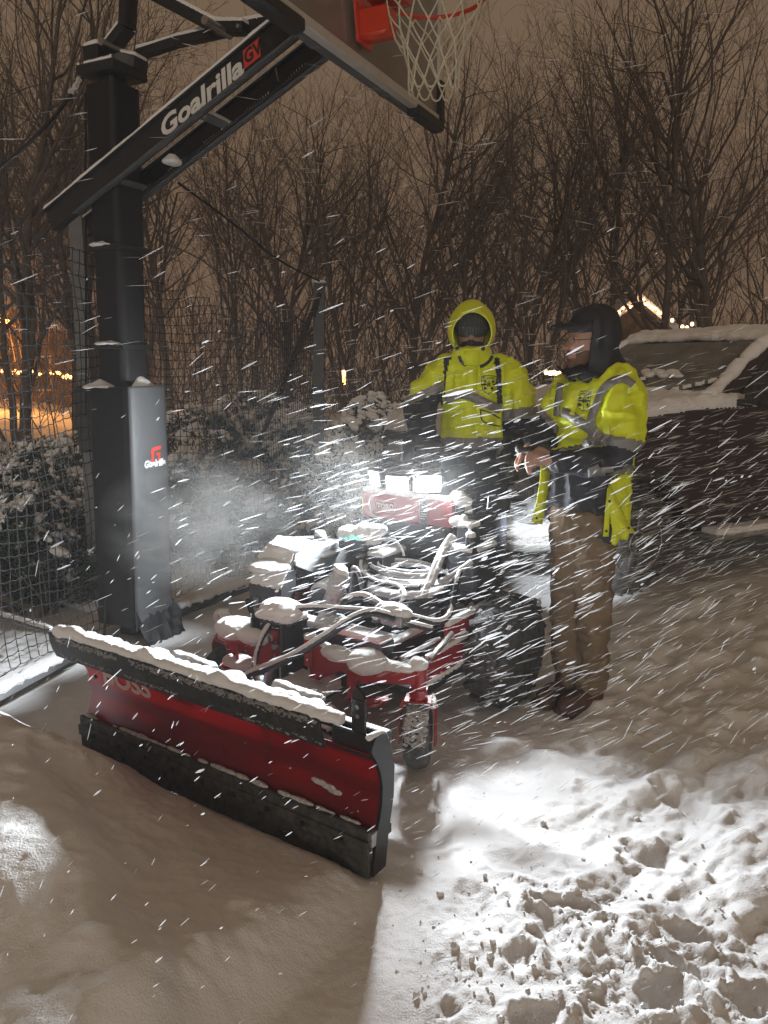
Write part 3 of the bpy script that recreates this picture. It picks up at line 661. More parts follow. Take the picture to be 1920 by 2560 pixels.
bush_thing('drooping snow laden evergreen behind the mower lamps', bx(890, 7.6), .85, .7, 1.0, 16000, 5, 1.1, .06)
bush_thing('small dark bush at the foot of the net behind the plow mower', bx(640, 6.4), .7, .5, .55, 8000, 6, .4, .05)
bush_thing('small frosted bush low behind the left side of the mower', bx(850, 6.3), .6, .45, .55, 7000, 8, .6, .05)
bush_thing('dark evergreen bush close beside the net at the lower left', bx(20, 4.7), .45, .35, .50, 8000, 9, .2, .045)
for lab, u, y, h in (('dark snow dusted bush behind the hooded person', 1080, 9.5, .9), ('dark snow dusted bush between the two workers', 1330, 10.2, .8), ('broad dark bush behind the truck hood', 1560, 10.8, .9), ('dark bush beyond the truck windshield', 1760, 11.0, .9)):
    bush_thing(lab, bx(u, y), 1.3, .8, h, 8000, int(u), .45, .06)
# ============================================================ lights of the neighbourhood
M_bulb = mat('warm_bulb', (0.9, 0.5, 0.2), .5, emit=((1.0, 0.42, 0.12), 9.0)); M_bulbw = mat('pale_bulb', (0.9, 0.6, 0.4), .5, emit=((1.0, 0.55, 0.28), 7.0)); M_lamp = mat('sodium_lamp', (1, .5, .1), .5, emit=((1.0, 0.36, 0.06), 60.0))
M_wallh = mat('house_wall', (0.20, 0.14, 0.10), .9, noise=(3, (.16, .11, .08), .6))
def bulbs(parent, pts, r, m):
    for p in pts:
        o = mobj('bulb', BULB[m.name], parent); inv = world_inv(parent); o.location = inv @ Vector(p); o.scale = (r, r, r)
BULB = {}
for m in (M_bulb, M_bulbw):
    b = MB(); b.ell((0, 0, 0), 1, 1, 1.2, None, 8, 6); me = bpy.data.meshes.new('bulb'); me.from_pydata(b.v, [], b.f); me.materials.append(m); BULB[m.name] = me
def house(label, x, y, w, d, h, rh):
    t = thing('house', (x, y, 0), label, 'house'); mb = MB(); mb.box((x, y + d / 2, h / 2), (w, d, h)); 
    mb.prism([(x - w / 2, y, h), (x + w / 2, y, h), (x, y, h + rh)], (0, d, 0)); obj('wall', mb, M_wallh, t, smooth=False)
    mb = MB(); e = .25
    for s in (-1, 1):
        a = Vector((x + s * (w / 2 + e), y - e, h - e * rh / (w / 2))); b = Vector((x, y - e, h + rh + .06)); mb.prism([a, b, b + Vector((0, 0, .14)), a + Vector((0, 0, .14))], (0, d + 2 * e, 0))
    obj('snowy_roof', mb, M_snowfar, t, smooth=False)
    for wx in (-.25, .25):
        mb = MB(); mb.box((x + wx * w, y - .03, h * .55), (.9, .06, 1.2)); f = obj('window', mb, M_snowfar, t, smooth=False); mb = MB(); mb.box((x + wx * w, y - .065, h * .55), (.76, .02, 1.06)); obj('pane', mb, M_glass, f, smooth=False)
    return t
HY = 13.6; c = at(1385 * 1.1574, 645 * 1.1574, HY)
pk = c; le = at(1322 * 1.1574, 685 * 1.1574, HY); re = at(1432 * 1.1574, 682 * 1.1574, HY)
hw = (re.x - le.x) * 1.02; hs = house('distant house whose gable is outlined by warm string lights', pk.x, HY + .3, hw, 2.4, le.z - .1, pk.z - le.z)
st = thing('string_lights', (pk.x, HY, le.z), 'warm string lights following the gable of the distant house', 'string lights')
pts = [le + (pk - le) * (i / 8) for i in range(9)] + [pk + (re - pk) * (i / 9) for i in range(1, 10)]; bulbs(st, [p + Vector((0, 0, random.uniform(-.03, .03))) for p in pts], .024, M_bulbw)
mb = MB(); mb.tube(pts, .012, 4); obj('wire', mb, M_string, st)
st = thing('string_lights', at(1480 * 1.157, 705 * 1.157, 12.4), 'few pale bulbs low beside the snowy truck roof', 'string lights'); bulbs(st, [at(u * 1.1574, v * 1.1574, 12.4) for u, v in ((1452, 692), (1474, 706), (1484, 708), (1495, 700), (1440, 672))], .028, M_bulbw)
st = thing('string_lights', at(1195 * 1.157, 808 * 1.157, 11.0), 'short row of warm bulbs seen between the two workers', 'string lights'); bulbs(st, [at(u * 1.1574, v * 1.1574, 11.0) for u, v in ((1180, 804), (1189, 806), (1197, 805), (1204, 808), (1212, 805))], .032, M_bulbw)
HY2 = 26; p0 = at(-40, 800 * 1.157, HY2); hs2 = house('distant house with glowing eaves at the left edge behind the net', at(60, 900, 30).x, 27, 7.5, 7, 2.2, 1.7)
st = thing('string_lights', at(60, 930, HY2), 'dense orange string lights along the eaves at the left edge', 'string lights')
bulbs(st, [at((6 + i * 5.2 + random.uniform(-2, 2)) * 1.1574, (802 + i * .15 + random.uniform(-3, 3) + (8 if i > 24 else 0)) * 1.1574, HY2) for i in range(32) if not 16 < i < 20], .055, M_bulb)
st = thing('string_lights', at(742 * 1.157, 815 * 1.157, 20), 'small orange lantern glow far behind the black net post', 'lantern'); bulbs(st, [at(742 * 1.1574, v * 1.1574, 20) for v in (805, 812, 819, 826)], .06, M_bulb)
lp = at(6, 692 * 1.1574, 21); t = thing('street_lamp', (lp.x - .5, 21, 0), 'orange street lamp shining through branches at the left edge', 'street lamp')
mb = MB(); mb.tube([(lp.x - .5, 21, 0), (lp.x - .5, 21, lp.z + .1), (lp.x - .25, 21, lp.z + .25), (lp.x, 21, lp.z + .15)], .06, 8); obj('pole', mb, M_galv, t)
mb = MB(); mb.ell(lp, .16, .16, .09); obj('lamp_head', mb, M_lamp, t)
L = bpy.data.lights.new('street_light', 'POINT'); L.energy = 600; L.color = (1, .38, .08); L.shadow_soft_size = .3; lo = bpy.data.objects.new('street_light', L); COL.objects.link(lo); lo.location = lp + Vector((.0, -.3, -.15)); lo.parent = None
# far wood that reads as one mass
V = []; rnd = np.random.default_rng(3); n = 7000; X = rnd.uniform(-26, 26, n); Y = rnd.uniform(21, 27, n); Z = rnd.uniform(0, 1, n) ** 1.5 * (3.4 + 1.2 * np.sin(X * .5)); 
P0 = np.c_[X, Y, Z]; D = rnd.normal(0, .55, (n, 3)); D[:, 2] = np.abs(D[:, 2]) + .7; P1 = P0 + D * .9
V, F = segs(P0, P1, np.full(n, .018), np.full(n, .006), 3); o = mobj('far_wood', np_mesh('far_wood', V, F, M_twig)); tag(o, 'dark tangle of bare branches of the far wood', 'wood', kind='stuff')
ASSUMED_LAMP_W = 8.0  # power of the assumed, unseen fourth lamp
LAMP_W = (70.0, 36.0, 39.0)
# ============================================================ stand-on machine with snow plow
mower = thing('stand_on_mower', MO, 'red and black stand-on mower buried in snow with lit work lamps and loose hoses', 'mower')
AX = (MF, MR, UP); parts = []
def mobx(name, f, r, z, s, m, bev=.006, par=mower, ax=AX, add=True):
    mb = MB(); mb.box(mw(f, r, z), s, ax, bev); o = obj(name, mb, m, par)
    if add: parts.append(o)
    return o
def mpipe(name, pts, r, m, par=mower, n=10, k=6, add=True, sm=True):
    mb = MB(); mb.tube(smooth_path(pts, k) if sm else pts, r, n); o = obj(name, mb, m, par)
    if add: parts.append(o)
    return o
# --- wheels
def wheel(name, c, axis, R, w, rimr, hubm, par, lugs=22, lug=.012):
    mb = MB(); mb.lathe(c, axis, [(-w * .5, rimr), (-w * .5, R * .68), (-w * .47, R * .83), (-w * .37, R * .94), (-w * .15, R), (w * .15, R), (w * .37, R * .94), (w * .47, R * .83), (w * .5, R * .68), (w * .5, rimr)], 40)
    a, b = frame_of(axis); ax = unit(axis)
    for k in range(lugs):
        for s in (-1, 1):
            t = 2 * math.pi * (k + (.5 if s > 0 else 0)) / lugs; rad = a * math.cos(t) + b * math.sin(t); tan = ax.cross(rad)
            mb.box(Vector(c) + rad * (R * .975 + lug * .2) + ax * (s * w * .20), (w * .42, lug * 1.6, lug * 1.4), ((ax + tan * .5 * s).normalized(), (tan - ax * .5 * s).normalized(), rad))
    tyre_parent = thing_part(name, c, par); t = obj('tyre', mb, M_rub, tyre_parent)
    mb = MB(); mb.lathe(c, axis, [(-w * .35, 0), (-w * .35, rimr * .35), (-w * .2, rimr * .6), (-w * .46, rimr * .98), (w * .46, rimr * .98), (w * .2, rimr * .6), (w * .35, rimr * .35), (w * .35, 0)], 28)
    r = obj('rim', mb, hubm, tyre_parent); return tyre_parent, t, r
def thing_part(name, loc, par):
    o = bpy.data.objects.new(name, None); COL.objects.link(o); o.parent = par; o.location = world_inv(par) @ Vector(loc); o.empty_display_size = .05; return o
tyres = []
for s in (1, -1):
    w_, t_, r_ = wheel('drive_wheel', mw(0, .56 * s, .245), MR, .262, .22, .13, M_red, mower, 16, .017); tyres.append(t_)
# --- frame rails, deck and engine
for s in (1, -1): mobx('frame_rail', .38, .27 * s, .33, (.95, .05, .09), M_blk)
mobx('engine_base', .22, 0, .36, (.55, .50, .06), M_blk)
mb = MB(); c = mw(.20, .12, .39); mb.lathe(c, UP, [(0, .20), (.06, .205), (.09, .19), (.13, .185), (.16, .15), (.165, 0)], 36); engine = obj('engine', mb, M_blk, mower); parts.append(engine)
mb = MB()
for k in range(9): mb.lathe(c + UP * (.168), UP, [(0, .02 + .014 * k), (.004, .02 + .014 * k), (.004, .026 + .014 * k), (0, .026 + .014 * k)], 30)
obj('cooling_screen', mb, M_galv, engine)
for k in range(7): mobx('cooling_fin', .20 + .0, -.13 - .013 * k, .45, (.14, .004, .13), M_galv, 0, add=False)
mb = MB(); mb.cyl(mw(.42, -.14, .44), mw(.30, -.30, .44), .055); obj('cylinder_head', mb, M_galv, mower)
mb = MB(); mb.lathe(mw(.40, -.21, .47), mw(1, .25, 0) - mw(0, 0, 0), [(-.07, 0), (-.07, .06), (.05, .065), (.06, .06), (.06, 0)], 24); parts.append(obj('air_filter', mb, M_blk, mower))
# --- fuel tank (left in the picture) with cap and cover box in front of it
M_tank = mat('tank_plastic', (0.16, 0.165, 0.17), .55, noise=(20, (.10, .10, .105), .6), bump=(40, .3, .004))
tkP = [onr(u, v, -.42) for u, v in ((845, 1345), (742, 1352), (690, 1405), (745, 1425), (845, 1395))]
mb = MB(); mb.prism([p - MR * .13 for p in tkP], MR * .26); tank = obj('fuel_tank', mb, M_tank, mower); parts.append(tank)
mb = MB(); c = onr(800, 1352, -.40); mb.lathe(c, UP, [(0, .030), (.028, .030), (.032, .024)], 18); cap = obj('fuel_cap', mb, M_blk, tank); parts.append(cap)
q = [onr(745, 1395, -.30), onr(703, 1478, -.30), onr(703, 1478, -.30) - MR * .20, onr(745, 1395, -.30) - MR * .20]
fb = onr(703, 1478, -.30); bb = onr(738, 1385, -.30)
mb = MB(); pts = [fb, fb - UP * .11, bb - UP * .16, bb + UP * .0]; mb.prism(pts, -MR * .21); box_ = obj('muffler_cover', mb, M_blk, mower); parts.append(box_)
mb = MB()
for k in range(3): mb.box(fb + MF * .006 - MR * (.04 + .06 * k) - UP * .075, (.01, .035, .05), AX, .004)
obj('muffler_vent', mb, M_galv, box_)
mpipe('exhaust_guard', [onr(703, 1500, -.35), onr(700, 1540, -.38), onr(640, 1545, -.50), onr(620, 1500, -.50)], .014, M_blk)
# --- control tower, red fascia and lamps
mobx('tower', -.10, 0, .62, (.16, .40, .50), M_blk, .02)
PF = .03; fl = onf(905, 1250, PF); fr_ = onf(1128, 1300, PF)
top = (onf(905, 1232, PF) + onf(1128, 1262, PF)) / 2; r0 = (onf(903, 1270, PF) - MO).dot(MR); r1 = (onf(1130, 1285, PF) - MO).dot(MR); zt = onf(1020, 1240, PF).z; zb = onf(1020, 1308, PF).z
fas = mobx('fascia', PF - .02, (r0 + r1) / 2, (zt + zb) / 2, (.03, r1 - r0, zt - zb), mat('red_fascia', (0.13, 0.005, 0.007), .5, noise=(12, (.10, .005, .006), .7)), .008)
fc = mw(PF - .004, (r0 + r1) / 2, (zt + zb) / 2)
Xf = -MR if (-MR).dot(Vector((1, 0, 0))) > 0 else MR
put_text('lettering', 'TORO', .036, fc - Xf * ((r1 - r0) * .22) + MF * .0015, Xf, UP, M_white, fas, offset=.0012)
mb = MB(); cc = fc - Xf * ((r1 - r0) * .22) + MF * .001
for dx, dz, w, h in ((0, .027, .115, .0022), (0, -.027, .115, .0022), (-.0575, 0, .0022, .054), (.0575, 0, .0022, .054)): mb.box(cc + Xf * dx + UP * dz, (.001, w, h), (MF, Xf, UP))
obj('name_frame', mb, M_white, fas, smooth=False)
mb = MB(); lc = fc + Xf * ((r1 - r0) * .20) + MF * .001; mb.box(lc, (.002, .048, zt - zb - .012), (MF, Xf, UP)); lab = obj('warning_label', mb, M_blk, fas, smooth=False)
mb = MB()
for k in range(7): mb.box(lc + MF * .0016 + UP * (-.036 + .012 * k) + Xf * (.004 * ((k * 7) % 3 - 1)), (.0008, .026 + .01 * ((k * 5) % 3) * .5, .0028), (MF, Xf, UP))
for dx in (-.023, .023): mb.box(lc + MF * .0016 + Xf * dx, (.0008, .0012, zt - zb - .016), (MF, Xf, UP))
obj('label_print', mb, M_white, lab, smooth=False)
M_led = mat('led_lens', (1, 1, 1), .3, emit=((0.93, 0.97, 1.0), 3.5)); M_teal = mat('teal_led', (0, .8, .6), .3, emit=((0.02, 1.0, 0.62), 6.0)); M_yel = mat('yellow_strip', (.6, .65, .05), .5)
LAMPC = []
for (u, v, wd, ht, yaw) in ((936, 1196, .085, .075, -50), (993, 1210, .118, .076, -16), (1071, 1210, .122, .080, 12)):
    c = onf(u, v, .03); d = (Matrix.Rotation(math.radians(-yaw), 3, 'Z') @ MF) if False else None
    base = Vector((-.10, -1, 0)).normalized(); d = (Matrix.Rotation(math.radians(yaw), 3, 'Z') @ base).normalized(); s_ = UP.cross(d).normalized(); tl = math.radians(-7)
    dd_ = (d * math.cos(tl) + UP * math.sin(tl)).normalized(); u_ = s_.cross(dd_) * -1 if s_.cross(dd_).z < 0 else s_.cross(dd_)
    mb = MB(); mb.box(c - dd_ * .024, (.045, wd + .014, ht + .014), (dd_, s_, u_), .006)
    for k in range(5): mb.box(c - dd_ * .052 + s_ * (wd * (-.4 + .2 * k)), (.02, .004, ht * .9), (dd_, s_, u_))
    h = obj('work_lamp', mb, M_blk, mower)
    mb = MB(); mb.box(c, (.006, wd, ht), (dd_, s_, u_), .003); ln = obj('lens', mb, M_led, h)
    mb = MB(); mb.cyl(c - dd_ * .03 - UP * (ht * .5), c - dd_ * .03 - UP * (ht * .5 + .05), .008); obj('lamp_bracket', mb, M_steel, h)
    LAMPC.append((c + dd_ * .008, dd_, wd, ht, u_))
mpipe('wire', [onf(935, 1225, .02), onf(925, 1250, .05), onf(925, 1262, .06), onf(930, 1285, .05), onf(950, 1295, .02)], .005, M_crust, add=False)
mb = MB(); c = onf(908, 1264, .02); mb.box(c, (.012, .006, .085), (MF, Xf, UP)); obj('marker_strip', mb, M_yel, mower)
# grips to the right of the fascia with snow caps
mpipe('control_lever', [onf(1150, 1280, -.02), onf(1152, 1262, -.02), onf(1150, 1240, -.02)], .022, M_blk)
mb = MB(); mb.ell(onf(1152, 1248, -.02), .045, .05, .036); mb.ell(onf(1140, 1240, -.02), .03, .03, .03); mb.ell(onf(1165, 1254, -.02), .03, .034, .028)
V, F = remesh(mb.v, mb.f, .007, 3, lambda V, N: fbm(V, 40, 3) * .004); link('snow_lump', V, F, M_snow, mower)
mb = MB(); mb.ell(onf(1145, 1304, .03), .045, .04, .028); mb.ell(onf(1160, 1300, .03), .02, .03, .03)
V, F = remesh(mb.v, mb.f, .007, 3, lambda V, N: fbm(V, 40, 3) * .005); link('snow_lump', V, F, M_snow, mower)
mobx('side_console', .02, .36, .78, (.10, .08, .10), M_blk, .01)
mobx('hydraulic_tank', -.02, .36, .60, (.22, .16, .26), M_blk, .02)
mb = MB(); c = mw(.09, .41, .74); mb.cyl(c, c + UP * .05, .025); parts.append(obj('oil_cap', mb, M_blk, mower))
mobx('operator_platform', -.62, 0, .14, (.36, .46, .03), M_blk); mobx('operator_pad', -.31, 0, .62, (.05, .40, .42), M_blk, .02)
mobx('side_panel', .05, .44, .34, (.60, .03, .20), M_red, .006); mobx('side_panel', .05, -.44, .34, (.60, .03, .20), M_red, .006)
# --- receiver pod with teal lights under a heap of snow
pc = onf(893, 1356, .20); mb = MB(); mb.box(pc, (.11, .16, .07), AX, .012); pod = obj('receiver_pod', mb, M_blk, mower); parts.append(pod)
for i in range(4): 
    mb = MB(); mb.ell(onf(852 + i * 13.5, 1346, .262), .0055, .0055, .0055, None, 10, 6); obj('indicator_light', mb, M_teal, pod)
mb = MB(); 
for (u, v, rx, rz) in ((885, 1335, .085, .045), (915, 1330, .07, .05), (945, 1325, .05, .03), (865, 1342, .05, .03), (930, 1350, .05, .03)): mb.ell(onf(u, v, .20), rx, rx * .8, rz)
V, F = remesh(mb.v, mb.f, .007, 4, lambda V, N: fbm(V, 30, 4) * .007); link('snow_lump', V, F, M_snow, mower)
mpipe('wire', [onf(950, 1350, .2), onf(985, 1352, .2), onf(1003, 1372, .2), onf(1010, 1390, .2)], .006, M_crust)
mobx('pod_bracket', .12, -.04, .60, (.22, .10, .12), M_blk)
# --- coiled cable lying on the engine
cc = mw(.20, .12, .585); pts = []
for i in range(130):
    t = i / 129; a = t * 2 * math.pi * 4.2 + 1.0; rad = .155 + .035 * math.sin(a * .27) - .035 * t
    pts.append(cc + MF * (rad * math.sin(a) * .95) + MR * (rad * math.cos(a) * 1.25) + UP * (.012 * t * 4 + .010 * math.sin(a * .7)))
mpipe('coiled_cable', pts, .0075, M_crust, n=7, k=1)
mpipe('cable', [onf(903, 1405, .28), onf(905, 1430, .34), onf(940, 1455, .40), onf(990, 1468, .42), onf(1050, 1470, .40)], .011, M_blk)
# --- front crossbeam, lift tower, post
mobx('crossbeam', .68, .10, .42, (.09, .52, .06), M_blk)
mobx('crossbeam', .50, .12, .26, (.05, .50, .04), M_blk)
po0 = onf(815, 1540, .62); po1 = onf(852, 1428, .62)
mb = MB(); mb.tube([po0 - UP * .1, po0, po1], .036, 14); post = obj('lift_post', mb, M_crust, mower); parts.append(post)
mpipe('post_bolt', [po0 + MR * .045, po1 + MR * .042 - UP * .02], .006, M_steel, n=6, k=2)
mpipe('bent_rod', [onf(878, 1480, .5), onf(880, 1432, .5), onf(890, 1425, .5), onf(902, 1450, .5), onf(905, 1475, .5)], .012, M_blk)
mpipe('hose', [onf(850, 1530, .6), onf(868, 1500, .58), onf(910, 1492, .56), onf(955, 1515, .56), onf(985, 1535, .6)], .016, M_blk)
# lift tower over the plow hitch
tw = onf(690, 1600, .86)
f_t = .84; r_t = (tw - MO).dot(MR)
for s in (-.085, .085): mobx('hitch_plate', f_t, r_t + s, .33, (.16, .014, .36), M_blk, .004)
mobx('hitch_head', f_t - .02, r_t, .50, (.15, .20, .05), M_blk, .02)
mb = MB(); mb.cyl(mw(f_t, r_t, .47), mw(f_t + .08, r_t, .20), .026); mb.cyl(mw(f_t, r_t, .47), mw(f_t + .04, r_t, .34), .036); parts.append(obj('lift_cylinder', mb, M_steel, mower))
for k in range(4): mb = MB(); mb.cyl(mw(f_t + .083, r_t - .07 + .045 * k, .44 - .02 * (k % 2)), mw(f_t + .105, r_t - .07 + .045 * k, .44 - .02 * (k % 2)), .012, n=8); obj('fitting', mb, M_steel, mower)
mobx('hitch_shelf', f_t + .02, r_t + .20, .255, (.15, .26, .012), M_blk, .003); mobx('hitch_shelf', f_t + .0, r_t - .16, .24, (.13, .16, .012), M_blk, .003)
mobx('lift_link', .62, r_t + .16, .42, (.36, .03, .05), M_blk)
# --- red caster arms, forks and wheels
def caster(c, s, yaw=0):
    x = Matrix.Rotation(yaw, 3, 'Z') @ MR; y = Matrix.Rotation(yaw, 3, 'Z') @ MF; g = Vector((c.x, c.y, 0)); R = .125
    w_, t_, r_ = wheel('caster_wheel', g + UP * (R + .01), x, R, .10, .055, M_galv, mower, 0); tyres.append(t_)
    mb = MB(); z0 = R + .01; hw = .066; arch = [g + x * (-hw) + UP * (z0 - .02), g + x * (-hw) + UP * (.255), g + x * (-hw * .75) + UP * .285, g + x * (hw * .75) + UP * .285, g + x * hw + UP * .255, g + x * hw + UP * (z0 - .02)]
    rings = []
    for p in arch: rings.append([p + y * a + ((p - (g + UP * .16)).normalized() * b) for a, b in ((-.035, 0), (.035, 0), (.035, .008), (-.035, .008))])
    mb.loft(rings); fk = obj('caster_fork', mb, M_red, mower); parts.append(fk)
    mb = MB(); mb.cyl(g + UP * .285, g + UP * .42, .030, n=20); mb.cyl(g + UP * .30, g + UP * .335, .036, n=20); pv = obj('caster_pivot', mb, M_red, mower); parts.append(pv)
    return g, fk
cR = Vector((.135, 2.81, 0)); gR, fkR = caster(cR, 1, .45)
fR = (cR - MO).dot(MF); rR = (cR - MO).dot(MR)
cL = Vector((-.75, 3.46, 0)); gL, fkL = caster(cL, -1, -.2)
fL = (cL - MO).dot(MF); rL = (cL - MO).dot(MR)
print('casters', fR, rR, fL, rL)
def red_arm(pa, pm, pi, up_in):
    """pivot, tray and inner bracket of one caster arm"""
    z = .385; a = Vector((pa[0], pa[1], z)); m_ = Vector((pm[0], pm[1], z)); inner = Vector((pi[0], pi[1], z)); d = unit(a - m_); sd_ = d.cross(UP)
    mb = MB(); mb.box((a + m_) / 2 - d * .01, ((a - m_).length + .0, .055, .058), (d, sd_, UP), .006); arm = obj('caster_arm', mb, M_red, mower); parts.append(arm)
    d2 = unit(inner - m_); L = (inner - m_).length; sd2 = d2.cross(UP); e = inner + d2 * .04
    mb = MB(); mb.prism([m_ - d2 * .02 + UP * .030, m_ + d2 * L * .5 + UP * .045, e + UP * up_in, e - UP * .085, e - d2 * .05 - UP * .085, m_ + d2 * L * .45 - UP * .012, m_ + d2 * .02 - UP * .045], sd2 * .03 - sd2 * .0); pl_ = obj('arm_plate', mb, M_red, mower); parts.append(pl_)
    fw = sd_ if sd_.y < 0 else -sd_
    for dz, k_ in ((.030, 1.0), (-.105, .95)):
        cc = m_ + UP * dz + d * .02; ring = [cc + d * (.085 * k_ * -math.cos(math.pi * i / 13)) + fw * (.085 * k_ * math.sin(math.pi * i / 13) - .03) for i in range(14)]
        mb = MB(); mb.prism(ring, -UP * .012); parts.append(obj('tray', mb, M_red, mower))
    mb = MB(); mb.prism([m_ + d * .0 + fw * -.02 + UP * .03, m_ - d * .06 + fw * -.02 + UP * .03, m_ - d * .065 + fw * -.02 - UP * .11, m_ - d * .04 - UP * .11], fw * .008); obj('tray_bracket', mb, M_red, mower)
    mb = MB(); mb.cyl(e - UP * .03, e + UP * .085, .022); parts.append(obj('arm_peg', mb, M_red, mower))
AR = [(.135, 2.81), (-.085, 2.83), (-.275, 2.97)]; AL = [(-.75, 3.46), (-.66, 3.17), (-.50, 3.12)]
red_arm(*AR, .075); red_arm(*AL, .04)
mb = MB(); c = onr(551, 1580, -.70); mb.cyl(c - UP * .06, c + UP * .055, .024, n=14); parts.append(obj('red_peg', mb, M_red, mower))
mpipe('brace_rod', [onf(1075, 1650, .60), onf(1130, 1585, .35)], .011, M_steel, sm=False); mpipe('brace_rod', [onf(1000, 1650, .62), onf(1100, 1600, .35)], .010, M_steel, sm=False)
mobx('deck', .40, .02, .22, (.42, .92, .05), M_blk, .01)
mobx('side_plate', .35, .46, .30, (.40, .02, .10), M_red, .004)
# --- hoses
def hose(pts, r=.014, m=M_blk): return mpipe('hose', pts, r, m, n=9)
hose([onf(655, 1568, .88), onf(690, 1538, .86), onf(760, 1521, .80), onf(860, 1524, .74), onf(960, 1533, .70), onf(1040, 1545, .62), onf(1085, 1556, .55), onf(1115, 1548, .5), onf(1130, 1520, .45), onf(1142, 1455, .40), onf(1150, 1430, .35)], .0125)
hose([onf(985, 1545, .74), onf(930, 1532, .80), onf(880, 1548, .86), onf(820, 1588, .92), onf(750, 1632, 1.0), onf(690, 1662, 1.06), onf(640, 1680, 1.10), onf(600, 1700, 1.12)], .016)
hose([onf(672, 1566, .9), onf(650, 1605, .98), onf(637, 1660, 1.04), onf(650, 1715, 1.08), onf(690, 1765, 1.12), onf(745, 1795, 1.14), onf(800, 1815, 1.14), onf(838, 1838, 1.12)], .0125)
hose([onf(838, 1838, 1.12), onf(800, 1790, 1.10), onf(720, 1762, 1.10), onf(650, 1745, 1.12), onf(600, 1730, 1.14)], .013)
hose([onf(1130, 1340, .12), onf(1105, 1375, .18), onf(1085, 1420, .26), onf(1068, 1465, .33), onf(1060, 1490, .36)], .015, M_crust)
hose([onf(1138, 1345, .12), onf(1112, 1378, .18), onf(1094, 1425, .26), onf(1075, 1468, .33)], .012, M_crust)
hose([onf(1180, 1405, .1), onf(1130, 1440, .2), onf(1100, 1455, .3)], .011, M_crust)
hose([onf(930, 1550, .68), onf(1000, 1556, .6), onf(1080, 1573, .5)], .013); hose([onf(560, 1600, .8), onf(620, 1560, .7), onf(690, 1520, .55)], .010)
hose([onf(980, 1540, .62), onf(1010, 1500, .58), onf(1000, 1470, .5), onf(960, 1460, .4)], .012)
mb = MB(); c = onf(985, 1548, .72); mb.box(c, (.05, .10, .05), AX, .006); mb.cyl(c - MR * .07, c + MR * .07, .017, n=8); parts.append(obj('valve_block', mb, M_steel, mower))
mb = MB(); c = onf(842, 1830, 1.12); mb.cyl(c - UP * .03, c + UP * .03, .020, n=8); mb.cyl(c - UP * .05, c - UP * .03, .008, n=8); parts.append(obj('hose_fitting', mb, M_steel, mower))
mb = MB(); c = onf(1112, 1548, .5)
# ============================================================ plow
plow = thing('snow_plow', (PA + PB) / 2, 'wide red snow plow blade with black cutting edge and a roll of snow on top', 'snow plow')
prof = [(.000, .160), (-.018, .20), (-.030, .25), (-.032, .30), (-.022, .35), (-.002, .395), (.018, .425)]   # (forward, height)
def pp_(w, s, z): return PA + PD * w + PN * s + UP * z
mb = MB(); n = 24; th = .010
outer = []; 
for i in range(n + 1):
    w = PL * i / n; outer.append([pp_(w, s, z) for s, z in prof] + [pp_(w, s - th, z) for s, z in reversed(prof)])
mb.loft(outer); blade = obj('blade', mb, M_blade, plow)
# blade ends are cut on a slant at the far tip
mb = MB(); mb.box(pp_(PL / 2, .022, .092), (PL + .0, .016, .165), (PD, PN, UP), .003); mb.box(pp_(PL / 2, .034, .118), (PL, .010, .045), (PD, PN, UP), .002); edge = obj('cutting_edge', mb, M_rub, plow)
mb = MB()
for i in range(9): mb.cyl(pp_(.10 + i * (PL - .2) / 8, .036, .118), pp_(.10 + i * (PL - .2) / 8, .046, .118), .010, n=6)
obj('edge_bolt', mb, M_blk, edge)
mb = MB(); pr = [(.034, .405), (.050, .44), (.060, .48), (.062, .515), (.054, .517), (.050, .48), (.041, .445), (.026, .408)]
rings = [[pp_(w, s, z) for s, z in pr] for w in np.linspace(-.0 + .16, PL + .115, 20)]; mb.loft(rings); flap = obj('deflector', mb, mat('rubber_flap', (.010, .010, .010), .85, noise=(30, (.04, .04, .04), .35)), plow)
def rib(w, nm='side_rib'):
    mb = MB(); dq = .004 if nm == 'side_rib' else -.013; pts = [(s + dq, z) for s, z in ([(.02, .02)] if nm == 'side_rib' else [(-.02, .05)]) + prof + ([(.03, .445), (.0, .485)] if nm == 'side_rib' else [])] + [(-.05, .47), (-.075, .42), (-.095, .34), (-.09, .24), (-.06, .12), (-.045, .02)]
    mb.prism([pp_(w, s, z) for s, z in pts], PD * -.012); return obj(nm, mb, M_blk, plow)
rb = rib(-.001); rib(PL * .33, 'back_rib'); rib(PL * .66, 'back_rib'); 
for z in (.12, .30, .44): mb = MB(); mb.box(pp_(PL / 2, -.080, z), (PL, .04, .035), (PD, PN, UP), .004); obj('back_rail', mb, M_blk, plow)
mb = MB(); mb.box(pp_(.055, -.0, .50), (.05, .012, .17), (PD, PN, UP), .003); mb.prism([pp_(.03, .006, .585), pp_(.08, .006, .585), pp_(.064, .006, .625), pp_(.040, .006, .605)], PN * -.012); br = obj('marker_bracket', mb, M_blk, plow)
mb = MB()
for z in (.53, .56): mb.cyl(pp_(.055, .005, z), pp_(.055, .010, z), .007, n=10)
obj('bolt', mb, M_steel, br)
mb = MB(); mb.box(pp_(.07, .004, .44), (.16, .014, .075), (PD, PN, UP), .003); obj('corner_plate', mb, M_blk, plow)
mb = MB(); mb.box(pp_(.0, -.0, .145), (.025, .06, .05), (PD, PN, UP), .003); obj('end_shoe', mb, M_steel, plow)
